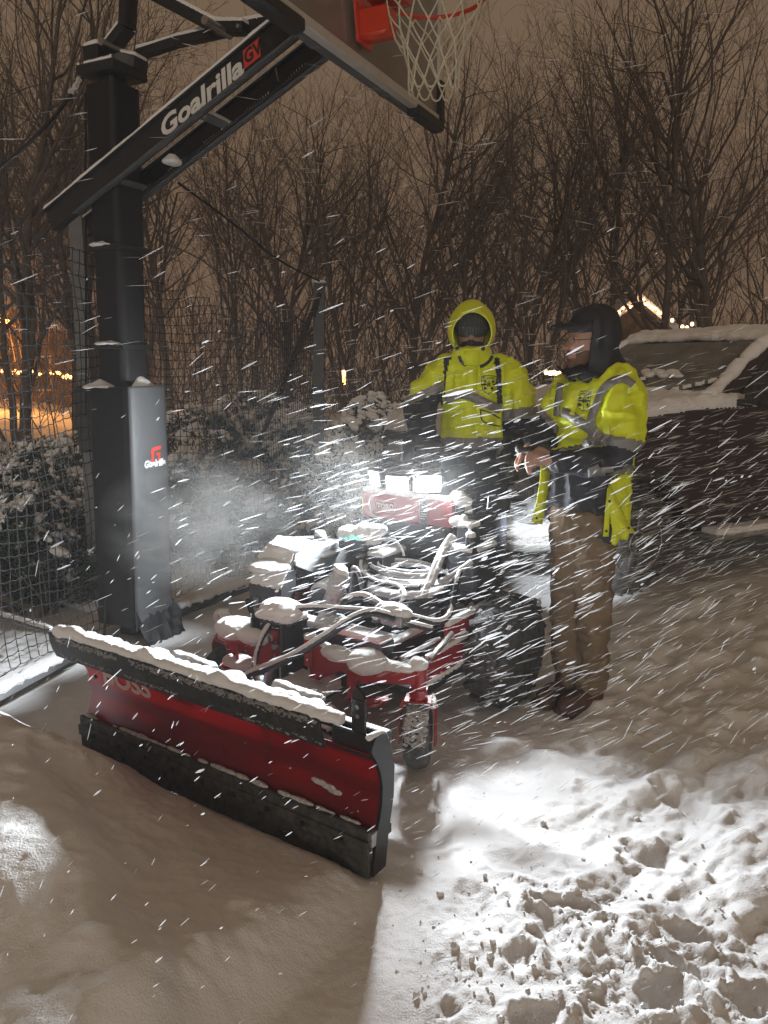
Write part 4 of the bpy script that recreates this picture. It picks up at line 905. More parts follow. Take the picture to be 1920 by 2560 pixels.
# return springs behind the blade
for w in (.42, .93):
    c0 = pp_(w + .09, -.115, .455); c1 = pp_(w - .11, -.145, .43); L = (c1 - c0); a, b = frame_of(L); pts = []
    for i in range(18 * 10 + 1): t = i / 180; an = 2 * math.pi * i / 10; pts.append(c0 + L * t + (a * math.cos(an) + b * math.sin(an)) * .030)
    mb = MB(); mb.tube(pts, .0052, 5); sp = obj('return_spring', mb, M_galv, plow)
    mb = MB(); rg = []
    for i in range(13):
        t = i / 12; c = c0 + L * (.04 + .92 * t) + UP * .010; rr_ = .036 * (1 + .10 * mnoise.noise(c * 30)); rg.append([c + a * (rr_ * math.cos(q)) * 1 + b * 0 + UP * (rr_ * math.sin(q)) for q in np.linspace(-.15, math.pi + .15, 9)])
    mb.loft(rg); V, F = remesh(mb.v, mb.f, .007, 3, lambda V, N: fbm(V, 45, 3) * .003); link('snow_cover', V, F, M_snow, sp)
    mb = MB(); mb.cyl(c0 - L * .15, c1 + L * .18, .011); obj('spring_rod', mb, M_blk, sp)
# push frame
for (a, b, z, w_) in ((pp_(.55, -.09, .20), mw(.86, r_t + .10, .20), .2, .09), (pp_(.98, -.09, .20), mw(.86, r_t - .10, .20), .2, .09), (pp_(.30, -.08, .17), mw(.95, r_t + .30, .17), .17, .14)):
    mb = MB(); d = unit(b - a); mb.box((a + b) / 2, ((b - a).length, w_, .03), (d, d.cross(UP), UP), .006); parts.append(obj('push_frame', mb, M_blk, plow))
mb = MB(); mb.cyl(onf(782, 1765, 1.10), onf(782, 1725, 1.10), .007, n=8); mb.box(onf(782, 1728, 1.10), (.03, .03, .006), AX); obj('hitch_pin', mb, M_steel, plow)
mb = MB(); mb.lathe(onf(806, 1790, 1.08), UP, [(-.02, .055), (0, .06), (.012, .05)], 18); parts.append(obj('pivot_plate', mb, M_galv, plow))
# lettering on the red face
fx = .245; zc = .365
wc_ = PL - .30; X__ = -PD; s1, z1 = prof[3]; s2, z2 = prof[5]; Y__ = (PN * (s2 - s1) + UP * (z2 - z1)).normalized()
M_let = mat('plow_letters', (.45, .36, .34), .5)
put_text('lettering', 'BOSS', .125, pp_(PL - .245, -.014, .362) + PN * .003, X__, Y__, M_let, plow, squash=1.0, shear=.3, offset=.004)
mb = MB(); mb.cyl(pp_(PL - .052, -.025, .335), pp_(PL - .052, -.0285, .335) + PN * .012, .008, n=12); obj('bolt_hole', mb, M_rub, plow)
# roll of snow lying along the top, with snow clinging to the flap
mb = MB(); n = 90; pts = []; rad = []
for i in range(n + 1):
    w = .085 + (PL + .02 - .07) * i / n + (.0); nn = .6 * mnoise.noise(Vector((w * 4, 2, 7))); n2 = .4 * mnoise.noise(Vector((w * 14, 5, 1)))
    bump = .016 * math.exp(-((w - .98) / .03) ** 2) + .012 * math.exp(-((w - .60) / .03) ** 2) + .012 * math.exp(-((w - 1.40) / .05) ** 2)
    pts.append(pp_(w, .040 + .008 * nn, .522 + .006 * n2 + bump)); rad.append(.024 + .006 * nn + .003 * n2 + bump * .6)
mb.tube(pts, rad, 12, sq=.85); mb.ell(pp_(PL + .05, .045, .525), .05, .03, .03, (PD, PN, UP)); mb.ell(pp_(.98, .0, .515), .05, .06, .028, (PD, PN, UP)); mb.ell(pp_(.60, .0, .515), .06, .06, .026, (PD, PN, UP))
for w in np.arange(.2, PL, .05): mb.ell(pp_(w, .0 - .02 * random.random(), .50), .04, .045, .018 + .008 * random.random(), (PD, PN, UP))
V, F = remesh(mb.v, mb.f, .0065, 4, lambda V, N: fbm(V, 50, 3) * .0022 + fbm(V, 14, 2) * .003); link('snow_roll', V, F, M_snow, plow)
mb = MB(); 
for i in range(2000):
    w = .17 + random.random() * (PL - .1); t = random.random() ** .8; s = .036 + .026 * t; z = .415 + .095 * t
    if mnoise.noise(Vector((w * 6, z * 22, 0))) < -.05 - .35 * (t > .35) : continue
    r = random.uniform(.002, .0055); mb.ell(pp_(w, s + .003, z), r * 1.5, r * .7, r, (PD, PN, UP), 6, 4)
obj('snow_crust', mb, mat('dark_crust', (.30, .29, .28), .9, noise=(70, (.10, .10, .10), .5)), plow, fix=False)['kind'] = 'stuff'  # crust on the flap, coloured a darker grey than the other snow
mb = MB(); rim_ = [pp_(-.007, s, z) for s, z in [(.045, .49), (.0, .487), (-.045, .472), (-.077, .42), (-.096, .34), (-.092, .27)]]; mb.tube(smooth_path(rim_, 4), [.010, .011, .011, .010, .010, .009, .008, .007, .006, .006, .005, .004, .003, .003, .003, .002, .002, .002, .002, .002, .001], 8); V, F = remesh(mb.v, mb.f, .005, 2, None); link('snow_rim', V, F, M_snow, plow)
# bits of snow on the red face near its foot and on the shoe
mb = MB()
for i in range(46):
    w = random.uniform(.05, PL - .05); r = random.uniform(.006, .018); mb.ell(pp_(w, .014, .178), r * 2.2, r * .6, r * .6, (PD, PN, UP), 8, 5)
for w, z in ((.20, .235), (.17, .225), (.235, .24)): mb.ell(pp_(w, -.026, z), .034, .006, .012, (PD, PN, UP), 8, 5)
obj('snow_smear', mb, M_crust, plow, fix=False)['kind'] = 'stuff'
# ------------------------------------------------------------ snow over the machine
snow_on([p for p in parts if p.name.split('.')[0] not in ('tyre', 'exhaust_guard', 'hose', 'cable', 'coiled_cable', 'wire', 'bent_rod', 'brace_rod')], mower, .024, .0080, .45, 5)
snow_on([p for p in parts if p.name.split('.')[0] in ('hose', 'cable', 'coiled_cable', 'wire', 'bent_rod', 'brace_rod')], mower, .008, .005, .5, 3, name='snow_line')
# heavier pillows where the photograph shows them
def pillow(name, lst, par=mower, vox=.0085, amp=.006):
    mb = MB()
    for c, a, b, h in lst: mb.ell(c, a, b, h, AX, 18, 12)
    V, F = remesh(mb.v, mb.f, vox, 5, lambda V, N: fbm(V, 24, 3) * amp * .6 + fbm(V, 70, 2) * .0012); return link(name, V, F, M_snow, par)
mR = Vector((AR[1][0], AR[1][1], .40))
pillow('snow_heap', [(mR + Vector((.02, -.02, .045)), .075, .085, .052), (mR + Vector((-.10, .06, .045)), .045, .085, .030), (gR + UP * .435, .036, .040, .028), (gR * .55 + mR * .45 + UP * (.425 - .45 * .40 - .0), .030, .10, .020)])
mL = Vector((AL[1][0], AL[1][1], .40))
pillow('snow_heap', [(mL + UP * .045 + MF * -.03, .09, .11, .045), (mL + UP * .04 + MR * .13, .05, .09, .035), (onr(551, 1543, -.70) , .035, .035, .045), (mL + Vector((.03, -.02, -.095)), .06, .09, .030)])
pillow('snow_heap', [(mw(f_t - .02, r_t, .54), .085, .11, .045), (mw(.68, .10, .455), .045, .26, .020), (mw(.62, .02, .455), .07, .08, .028), (onf(985, 1528, .70), .05, .09, .035)])
cb = fb * .45 + bb * .55
pillow('snow_heap', [(cb - MR * .10 + UP * .012, .14, .105, .032), (bb - MR * .11 + UP * .012 - MF * .06, .10, .10, .030), (onr(800, 1340, -.40), .032, .032, .030), (onr(800, 1378, -.36), .14, .09, .026)])
# snow packed on the caster tyre and thrown on the drive tyre
mb = MB()
for i in range(420):
    t = random.uniform(.15, 2.4); ax_ = Matrix.Rotation(.45, 3, 'Z') @ MF; yy = Matrix.Rotation(.45, 3, 'Z') @ MR; wv = random.uniform(-.042, .042); r = random.uniform(.005, .012)
    mb.ell(gR + UP * (.135 + .122 * math.sin(t)) + ax_ * (.122 * math.cos(t)) + yy * wv, r, r, r * .6, None, 6, 4)
for i in range(260):
    t = random.uniform(-.9, 2.6); wv = random.uniform(-.12, .12); r = random.uniform(.004, .013) * (1 if t > .4 else .7)
    if mnoise.noise(Vector((t * 4, wv * 20, 3))) < .0: continue
    mb.ell(mw(.262 * math.cos(t), .56 + wv, .245 + .262 * math.sin(t)), r, r, r * .6, None, 6, 4)
obj('packed_snow', mb, M_crust, mower, fix=False)['kind'] = 'stuff'
# lamps' own light
for i, (c, d, w, h, u_) in enumerate(LAMPC):
    L = bpy.data.lights.new('lamp_light', 'AREA'); L.shape = 'RECTANGLE'; L.size = w * .9; L.size_y = h * .9; L.energy = LAMP_W[i]; L.color = (.93, .97, 1.0) if i else (.90, .96, 1.0); L.spread = math.radians(135)
    o = bpy.data.objects.new('lamp_light', L); COL.objects.link(o); o.rotation_euler = d.to_track_quat('-Z', 'Y').to_euler(); o.location = c

# assumed fourth lamp, unseen, added on the tower to light ground towards the truck
c = mw(-.02, .50, .93); d = (Vector((1.06, 4.70, .45)) - c).normalized(); s_ = UP.cross(d).normalized(); u_ = d.cross(s_)
mb = MB(); mb.box(c - d * .024, (.045, .10, .07), (d, s_, u_), .006); h = obj('work_lamp', mb, M_blk, mower); mb = MB(); mb.box(c, (.006, .085, .055), (d, s_, u_), .003); obj('lens', mb, M_led, h)  # housing and lit lens of the assumed lamp
L = bpy.data.lights.new('lamp_light', 'AREA'); L.shape = 'RECTANGLE'; L.size = .08; L.size_y = .05; L.energy = ASSUMED_LAMP_W; L.color = (.93, .97, 1.0); L.spread = math.radians(27)
o = bpy.data.objects.new('lamp_light', L); COL.objects.link(o); o.rotation_euler = d.to_track_quat('-Z', 'Y').to_euler(); o.location = c + d * .008
# ============================================================ the two workers
def cloth_mat(name, col, col2, rough=.7, em=None):
    return mat(name, col, rough, noise=(40, col2, .6), bump=(420, .12, .0008))
M_hv = cloth_mat('hi_vis_yellow', (0.78, 0.88, 0.010), (0.70, 0.80, 0.012), .55)
M_grey = mat('reflective_grey', (0.24, 0.235, 0.23), .45, noise=(60, (.19, .185, .18), .6))
M_navy = cloth_mat('dark_cloth', (0.016, 0.017, 0.024), (0.030, 0.031, 0.040)); M_knit = mat('knit', (0.035, 0.036, 0.036), .95, noise=(160, (.09, .09, .09), .5), bump=(240, .9, .006))
M_skin = mat('skin', (0.46, 0.28, 0.21), .5, noise=(30, (.40, .22, .165), .6)); M_beard = mat('beard', (0.10, 0.055, 0.035), .9, noise=(200, (.2, .11, .08), .4))
M_tan = cloth_mat('tan_canvas', (0.15, 0.105, 0.060), (0.20, 0.145, 0.09), .85); M_boot = mat('boot_leather', (0.06, 0.028, 0.016), .6, noise=(30, (.10, .05, .03), .5), bump=(60, .4, .004))
M_logo = mat('crest_print', (0.02, 0.025, 0.01), .7)
def limb(mb, pts, rad, n=18, sq=1.0, k=4):
    P = smooth_path(pts, k) if len(pts) > 2 else [Vector(p) for p in pts]
    R = list(np.interp(np.linspace(0, len(pts) - 1, len(P)), range(len(pts)), rad)); mb.tube(P, R, n, sq=sq)
    for p, r in ((P[0], R[0]), (P[-1], R[-1])): mb.ell(p, r, r, r, None, 14, 9)
def rings_body(mb, L, X, Y, n=36, e=2.4):
    rr = []
    for c, rx, ry in L:
        ring = []
        for j in range(n):
            t = 2 * math.pi * j / n; ct, st = math.cos(t), math.sin(t); f = 1 / (abs(ct) ** e + abs(st) ** e) ** (1 / e); ring.append(Vector(c) + X * (rx * ct * f) + Y * (ry * st * f))
        rr.append(ring)
    mb.loft(rr)
def folds(amp=.006, seed=0, vert=1.0):
    def d(V, N):
        P = V * np.array([1, 1, .45 * vert]) + seed; a = np.abs(fbm(P * np.array([1, 1, .6]), 15, 2, .45)); Q = V * np.array([.5, .5, 1.7]) + seed * 2; b = np.abs(fbm(Q, 10, 2, .5)); return amp * (1.2 - 3.2 * a) * .6 + amp * (.8 - 2.4 * b) * .6 + fbm(V, 60, 2) * .0006
    return d
class Surf:
    def __init__(s, V, F):
        s.V = np.asarray(V); s.F = F; nv = np.array([len(f) for f in F]); s.C = np.array([s.V[list(f)].mean(0) for f in F])
        s.bvh = BVHTree.FromPolygons([Vector(v) for v in s.V], F)
    def sub(s, name, mask, off, m, parent, kindless=True):
        ids = [f for f, k in zip(s.F, mask) if k]
        if not ids: return None
        used = sorted({i for f in ids for i in f}); mp = {a: b for b, a in enumerate(used)}
        Nn = s.normals(); V = s.V[used] + Nn[used] * off; return link(name, V, [tuple(mp[i] for i in f) for f in ids], m, parent)
    def normals(s):
        if hasattr(s, '_n'): return s._n
        N = np.zeros_like(s.V, dtype='f'); 
        for f in s.F:
            a, b, c = s.V[f[0]], s.V[f[1]], s.V[f[2]]; n = np.cross(b - a, c - a)
            for i in f: N[i] += n
        s._n = N / (np.linalg.norm(N, axis=1, keepdims=True) + 1e-9); return s._n
def seg_d(C, a, b):
    a = np.array(a); b = np.array(b); d = b - a; t = ((C - a) @ d) / (d @ d); tc = np.clip(t, 0, 1); return np.linalg.norm(C - (a + tc[:, None] * d), axis=1), t
def crest(surf, name, c, X, Y, Z, w, parent):
    """shield shaped crest: outline, name bar, cross bar and small emblems, laid on the cloth"""
    h = w * 1.22; polys = []
    def out(s): return [(-.5 * s, .46 * s), (-.25 * s, .50 * s), (0, .52 * s), (.25 * s, .50 * s), (.5 * s, .46 * s), (.5 * s, 0), (.42 * s, -.25 * s), (.25 * s, -.42 * s), (0, -.55 * s), (-.25 * s, -.42 * s), (-.42 * s, -.25 * s), (-.5 * s, 0)]
    a, b = out(1), out(.93); n = len(a)
    for i in range(n): j = (i + 1) % n; polys.append([a[i], a[j], b[j], b[i]])
    def rect(x0, y0, x1, y1): polys.append([(x0, y0), (x1, y0), (x1, y1), (x0, y1)])
    rect(-.46, -.03, .46, .055); rect(-.46, .27, .46, .285); rect(-.012, -.5, .012, .27)
    for i in range(9): rect(-.40 + i * .09, .32, -.345 + i * .09, .42 if i % 2 else .40)
    rect(-.10, -.10, -.03, .14); rect(.03, -.10, .10, .14); rect(-.10, .0, .10, .02)
    for cx, cy_, r in ((-.26, .16, .09), (.28, .17, .085), (-.24, -.20, .10), (.22, -.20, .10)):
        q = [(cx + r * math.cos(t) * (1 + .3 * math.cos(3 * t)), cy_ + r * math.sin(t)) for t in [2 * math.pi * k / 9 for k in range(9)]]; polys.append(q)
    vs = []; fs = []
    for p in polys:
        base = len(vs); ok = True; tmp = []
        for x, y in p:
            P = Vector(c) + X * (x * w) + Y * (y * h) + Z * .12; hit = surf.bvh.ray_cast(P, -Z, .4)
            if hit[0] is None: ok = False; break
            tmp.append(hit[0] + Z * .0035)
        if ok: vs += tmp; fs.append(tuple(range(base, base + len(tmp))))
    o = link(name, vs, fs, M_logo, parent, smooth=False); return o
def hand(mb, wrist, palm, dirf, side, down, s=1.0, curl=.8, spread=.022):
    """palm box plus five fingers; dirf fingers direction, side across the knuckles, down the curl direction"""
    dirf, side, down = unit(dirf), unit(side), unit(down); kn = palm
    limb(mb, [wrist, wrist * .4 + palm * .6, palm], [.026 * s, .030 * s, .026 * s], 12, .7)
    mb.box((wrist * .35 + palm * .65), (.075 * s, .072 * s, .026 * s), (dirf, side, down), .010)
    for i, (o, L, c) in enumerate(((-1.5, .078, 0), (-.5, .085, .1), (.5, .080, .15), (1.5, .062, .25))):
        p = kn + side * (o * spread * .82 * s); a = p.copy(); cu = curl + c; pts = [a - dirf * .02]; ang = 0
        for k in range(3): ang += cu * (.35, .7, .5)[k]; a = a + (dirf * math.cos(ang) + down * math.sin(ang)) * (L * (.45, .32, .23)[k] * s); pts.append(a.copy())
        limb(mb, pts, [.0098 * s, .0095 * s, .0085 * s, .0070 * s], 10, 1, 3)
    p = wrist * .5 + palm * .5 - side * (.036 * s); t1 = p - side * .022 * s + dirf * .030 * s + down * .012 * s; t2 = t1 + dirf * .030 * s + down * .022 * s
    limb(mb, [p + side * .015, t1, t2], [.014 * s, .0115 * s, .009 * s], 10, 1, 3)
# ------------------------------------------------------------ worker on the machine, facing the camera
Y1 = 4.20
def p1(u, v, d=0.0): return at(u, v, Y1 + d)
per1 = thing('person', (p1(1185, 1500).x, Y1, .15), 'person in yellow hooded hi-vis jacket, face hidden by beanie and mask, riding the machine', 'person')
FX = Vector((.985, -.12, 0)).normalized(); FY = Vector((-.12, -.985, 0)).normalized()   # across the shoulders / chest direction
mb = MB(); hc = p1(1179, 838, .02)
mb.ell(hc, .076, .095, .115, (FX, FY, UP), 24, 16); mb.ell(hc - UP * .06 + FY * .02, .055, .07, .06, (FX, FY, UP)); mb.ell(hc + FY * .095 - UP * .018, .013, .02, .022, (FX, FY, UP), 10, 8)
for s in (-1, 1): mb.ell(hc + FX * (.030 * s) + FY * .078 + UP * .012, .022, .018, .010, (FX, FY, UP), 10, 6)
limb(mb, [hc - UP * .08, p1(1185, 930, .03)], [.058, .065]); sh = p1(1185, 935, .03)
rings_body(mb, [(p1(1180, 930, .03), .10, .07), (p1(1180, 960, .03), .13, .08), (p1(1180, 1040, .03), .12, .075), (p1(1182, 1110, .03), .12, .08), (p1(1182, 1160, .03), .12, .08)], FX, FY)
a1 = [p1(1115, 936, .03), p1(1058, 1010, .0), p1(1062, 1105, -.16)]; a2 = [p1(1254, 936, .02), p1(1300, 1040, -.02), p1(1262, 1135, -.16)]
for a in (a1, a2): limb(mb, a, [.045, .034, .026])
legs1 = [[p1(1150, 1165, .03), p1(1138, 1330, .0), p1(1140, 1490, .04)], [p1(1215, 1165, .03), p1(1225, 1330, .0), p1(1215, 1490, .04)]]
for l in legs1: limb(mb, l, [.085, .062, .045])
V, F = remesh(mb.v, mb.f, .0075, 4); body = link('body', V, F, M_skin, per1)
# trousers, boots, gloves
mb = MB()
rings_body(mb, [(p1(1182, 1100, .03), .165, .12), (p1(1182, 1170, .03), .175, .125)], FX, FY)
for l in legs1: limb(mb, l, [.112, .092, .082])
V, F = remesh(mb.v, mb.f, .010, 4, folds(.010, 2)); link('trousers', V, F, M_navy, per1)
for l in legs1:
    mb = MB(); f = l[2]; g = Vector((f.x, f.y, .155)); limb(mb, [g + UP * .14, g + UP * .03], [.055, .055]); mb.ell(g + UP * .035 + FY * .08, .05, .12, .045, (FX, FY, UP)); mb.box(g + UP * .008 + FY * .06, (.10, .26, .03), (FX, FY, UP), .01); V, F = remesh(mb.v, mb.f, .008, 3); link('boot', V, F, M_rub, per1)
for a, sg in ((a1, -1), (a2, 1)):
    mb = MB(); w = a[2]; pm = w + Vector((0, -.07, -.03)); hand(mb, w, pm, Vector((0, -1, -.25)), FX * -sg, Vector((0, -.2, -1)), 1.15, 1.0); limb(mb, [w + (a[1] - w).normalized() * .06, w], [.045, .036]); V, F = remesh(mb.v, mb.f, .006, 3); link('glove', V, F, M_rub, per1)
mb = MB(); h0 = p1(1062, 1125, -.26); h1 = p1(1262, 1155, -.26); limb(mb, [h0 - FX * .04, h1 + FX * .04], [.016, .016]); parts_bar = obj('handlebar', mb, M_rub, mower)
# jacket
mb = MB()
rings_body(mb, [(p1(1186, 1118, .03), .178, .135), (p1(1186, 1080, .03), .172, .132), (p1(1182, 1020, .03), .164, .128), (p1(1182, 965, .03), .182, .138), (p1(1183, 930, .03), .175, .125), (p1(1183, 908, .03), .14, .10), (p1(1183, 893, .03), .09, .085)], FX, FY)
s1 = [p1(1116, 930, .03), p1(1073, 968, .01), p1(1052, 1010, -.01), p1(1052, 1060, -.08), p1(1060, 1098, -.15)]; s2 = [p1(1256, 928, .03), p1(1290, 975, .0), p1(1303, 1035, -.02), p1(1300, 1085, -.06), p1(1268, 1130, -.15)]
limb(mb, s1, [.088, .088, .084, .072, .055]); limb(mb, s2, [.090, .090, .084, .072, .056])
V, F = remesh(mb.v, mb.f, .0085, 3, folds(.015, 1)); S1 = Surf(V, F); C = S1.C
d1, t1 = seg_d(C, s1[0], s1[2]); d1b, t1b = seg_d(C, s1[2], s1[4]); d2, t2 = seg_d(C, s2[0], s2[2]); d2b, t2b = seg_d(C, s2[2], s2[4])
px = 960 + 1922 * C[:, 0] / (C[:, 1] * CP + (CAM_H - C[:, 2]) * SP) ; kk = ((CAM_H - C[:, 2]) * CP - C[:, 1] * SP) / (C[:, 1] * CP + (CAM_H - C[:, 2]) * SP)
pv = 1280 + 1922 * kk
inarm1 = (px < 1108 - (pv - 950) * .02) & (np.minimum(d1, d1b) < .125); inarm2 = (px > 1252 + (pv - 950) * .04) & (np.minimum(d2, d2b) < .125)
ax1 = np.array(s1[2] - s1[0]); v1_ = pv + .45 * (px - 1073); dark1 = inarm1 & (v1_ > 990); band1 = inarm1 & (v1_ > 968 - .0 * px) & ~dark1
dark2 = inarm2 & (pv - .12 * (1320 - px) > 1046); band2 = inarm2 & (pv + .16 * (px - 1290) > 1022) & ~dark2
bz = 985 + np.where(px < 1160, (1160 - px) * .26, (px - 1160) * .50); chev = ~inarm1 & ~inarm2 & (pv > bz - 4) & (pv < bz + 21)
hem = ~inarm1 & ~inarm2 & (pv > 1093); sling = ~inarm1 & ~inarm2 & (((np.abs(px - (1108 + (pv - 900) * -.02 + np.maximum(0, 930 - pv) * .3)) < 8) & (pv < 990)) | ((np.abs(px - (1246 + (pv - 900) * .03 - np.maximum(0, 930 - pv) * .1)) < 8) & (pv < 1010)))
sling &= pv > 895
yel = ~(dark1 | dark2 | hem)
jk = S1.sub('jacket', yel, 0, M_hv, per1); S1.sub('dark_sleeve', dark1, 0, M_navy, per1); S1.sub('dark_sleeve', dark2, 0, M_navy, per1); S1.sub('jacket_hem', hem, 0, M_grey, per1)
for msk in (band1, band2): S1.sub('reflective_band', msk, .002, M_grey, jk)
S1.sub('shoulder_strap', sling & (px < 1180), .006, M_navy, per1); S1.sub('shoulder_strap', sling & (px >= 1180), .006, M_navy, per1)
# front flap, zip cover, pocket and emblem
mb = MB(); 
def onj(surf, u, v, y0, off): 
    d = ray(u, v); h = surf.bvh.ray_cast(Vector((0, 0, CAM_H)), d.normalized(), 9); return (h[0] - d.normalized() * off) if h[0] is not None else at(u, v, y0 - .1)
def strip(name, surf, pts, wpx, y0, off, m, par, th=.003):
    vs = []; fs = []; P = smooth_path([Vector((u, v, 0)) for u, v in pts], 6)
    for i, p in enumerate(P):
        t = P[min(i + 1, len(P) - 1)] - P[max(i - 1, 0)]; n = Vector((-t.y, t.x, 0)).normalized()
        for s in (-1, 0, 1): q = p + n * (s * wpx * .5); vs.append(onj(surf, q.x, q.y, y0, off))
    for i in range(len(P) - 1):
        for j in range(2): fs.append((i * 3 + j, i * 3 + j + 1, i * 3 + j + 4, i * 3 + j + 3))
    o = link(name, vs, fs, m, par); s = o.modifiers.new('s', 'SOLIDIFY'); s.thickness = th; s.offset = 0; return o
strip('zip_flap', S1, [(1180, 905), (1178, 950), (1174, 1000), (1172, 1050), (1173, 1090)], 30, Y1, .004, M_hv, jk, .005)
strip('reflective_band', S1, [(1112, 1000), (1135, 991), (1156, 986), (1180, 992), (1210, 1006), (1252, 1024)], 23, Y1, .012, M_grey, jk, .003)
strip('pocket_edge', S1, [(1202, 1024), (1203, 1045), (1216, 1058), (1250, 1066)], 3, Y1, .005, M_navy, jk); strip('pocket_edge', S1, [(1202, 1024), (1225, 1032), (1250, 1046)], 3, Y1, .005, M_navy, jk)
ec = onj(S1, 1222, 962, Y1, 0); en = (-FY * -1); crest(S1, 'crest', ec, FX, UP, FY, .078, jk)
# hood
HF = Vector((-.08, -.97, -.12)).normalized(); HU = (UP - HF * UP.dot(HF)).normalized(); HXv = HF.cross(HU).normalized()
if HXv.x < 0: HXv = -HXv
hcc = p1(1179, 826, .0); rr = []; rt = []
for (f, w, h, dz) in ((-.155, .03, .03, .02), (-.150, .065, .07, .015), (-.125, .100, .105, .01), (-.07, .122, .135, .01), (0, .127, .145, .008), (.05, .122, .135, .004), (.085, .110, .117, -.002), (.102, .1045, .1085, -.004), (.100, .0985, .1025, -.004), (.06, .105, .112, 0), (0, .112, .125, 0)):
    rr.append([hcc + HF * f + HU * (dz + h * math.sin(t) * (1 + .05 * (math.sin(t) > 0))) + HXv * (w * math.cos(t) * (1 - .10 * max(0, math.sin(t)) ** 2)) for t in [2 * math.pi * j / 40 for j in range(40)]])
mb = MB(); mb.loft(rr, caps=False); hv = np.array([tuple(v) for v in mb.v]); hv = hv + (fbm(hv, 14, 3) * .004)[:, None] * np.array([1, .5, 1]); mb.v = [tuple(v) for v in hv]; obj('hood', mb, M_hv, per1)
mb = MB(); mb.tube([hcc + HF * .103 + HU * (-.004 + .1065 * math.sin(t)) + HXv * (.1025 * math.cos(t) * (1 - .10 * max(0, math.sin(t)) ** 2)) for t in [2 * math.pi * j / 40 for j in range(41)]], .0035, 6, caps=False); obj('hood_piping', mb, mat('piping', (.86, .9, .12), .5), per1)
mb = MB(); rings_body(mb, [(p1(1182, 915, .01), .125, .115), (p1(1181, 903, -.0), .118, .118), (p1(1180, 888, -.01), .108, .118), (p1(1180, 874, -.015), .098, .112), (p1(1180, 868, -.01), .080, .09)], FX, FY)
V, F = remesh(mb.v, mb.f, .008, 3, folds(.007, 4)); SC1 = Surf(V, F); link('collar', V, F, M_hv, per1)
strip('collar_trim', SC1, [(1148, 890), (1152, 903), (1162, 912), (1166, 914)], 7, Y1, .004, M_navy, per1); strip('collar_trim', SC1, [(1231, 890), (1222, 904), (1208, 914), (1200, 916)], 7, Y1, .004, M_navy, per1)
strip('collar_flap', SC1, [(1180, 878), (1180, 895), (1180, 913)], 40, Y1, .006, M_hv, per1, .004)
for u, v in ((1143, 871), (1207, 872)): 
    mb = MB(); c = p1(u, v, -.125); mb.ell(c, .011, .010, .0105, None, 12, 8); mb.tube(smooth_path([c, c + Vector((-.008 if u < 1180 else .012, 0, .012)), c + Vector((-.012 if u < 1180 else .020, .02, .03))], 4), .002, 5); obj('cord_toggle', mb, M_rub, per1)
# knitted hat, goggle corners and mask
mb = MB(); mb.ell(hc + UP * .045 + FY * .01, .089, .112, .092, (FX, FY, UP), 30, 18); mb.ell(hc + UP * .040 + FY * .012, .091, .113, .026, (FX, FY, UP), 30, 12)
V, F = remesh(mb.v, mb.f, .005, 2, lambda V, N: .0018 * np.sin(V[:, 0] * 420) + fbm(V, 60, 2) * .0015); link('knitted_hat', V, F, M_knit, per1)
mb = MB(); mb.ell(hc - UP * .072 + FY * .030, .070, .085, .055, (FX, FY, UP), 24, 14); mb.ell(hc - UP * .042 + FY * .098, .022, .020, .018, (FX, FY, UP))
V, F = remesh(mb.v, mb.f, .005, 2, folds(.004, 7)); link('face_mask', V, F, M_navy, per1)
for s in (-1, 1):
    mb = MB(); mb.ell(hc + FX * (.030 * s) + FY * .092 + UP * .002, .012, .006, .0025, (FX, FY, UP), 12, 8); obj('eye', mb, M_beard, per1)
    mb = MB(); mb.ell(hc + FX * (.030 * s) + FY * .094 + UP * (.017), .018, .006, .0022, ((FX + UP * .25 * s).normalized(), FY, UP), 12, 8); obj('eyebrow', mb, M_beard, per1)
# ------------------------------------------------------------ worker on foot, looking to the left
Y2 = 3.42
def p2(u, v, d=0.0): return at(u, v, Y2 + d)
per2 = thing('person', (p2(1455, 1740).x, Y2, 0), 'bearded person in dark hood, hi-vis parka and tan trousers, standing beside the machine', 'person')
GY = Vector((-.80, -.60, 0)).normalized(); GX = Vector((.60, -.80, 0)).normalized()      # chest direction / towards the near shoulder
HY_ = Vector((-.955, -.295, -.03)).normalized(); HX_ = HY_.cross(UP).normalized()
if HX_.y > 0: HX_ = -HX_
HA = (HX_, HY_, UP); mb = MB(); h2 = p2(1478, 850, 0.0)
mb.ell(h2 + UP * .02, .076, .098, .112, HA, 30, 20); mb.ell(h2 - UP * .062 + HY_ * .048, .050, .055, .052, HA, 20, 14); mb.ell(h2 - UP * .045 + HY_ * .02, .062, .07, .06, HA, 20, 14)
mb.ell(h2 + HY_ * .086 + UP * .004, .045, .020, .045, HA, 16, 12)                                      # brow and cheeks
mb.ell(h2 + HY_ * .120 - UP * .030, .0145, .019, .012, HA, 12, 10); mb.ell(h2 + HY_ * .103 - UP * .010, .010, .014, .028, HA, 12, 10)   # nose
mb.ell(h2 + HY_ * .098 - UP * .060, .024, .012, .0065, HA, 12, 8); mb.ell(h2 + HY_ * .096 - UP * .072, .022, .012, .007, HA, 12, 8)   # lips
mb.ell(h2 + HY_ * .092 - UP * .098, .022, .018, .018, HA, 12, 8)
limb(mb, [h2 - UP * .06 - HY_ * .02, p2(1490, 930, .02)], [.06, .066])
rings_body(mb, [(p2(1490, 945, .03), .11, .07), (p2(1490, 985, .03), .14, .085), (p2(1480, 1080, .03), .12, .085), (p2(1478, 1180, .05), .11, .075), (p2(1476, 1290, .05), .11, .075)], GX, GY)
b1 = [p2(1552, 965, -.10), p2(1548, 1130, -.16), p2(1392, 1150, -.14)]; b2 = [p2(1425, 965, .16), p2(1392, 1075, .16), p2(1325, 1122, .02)]
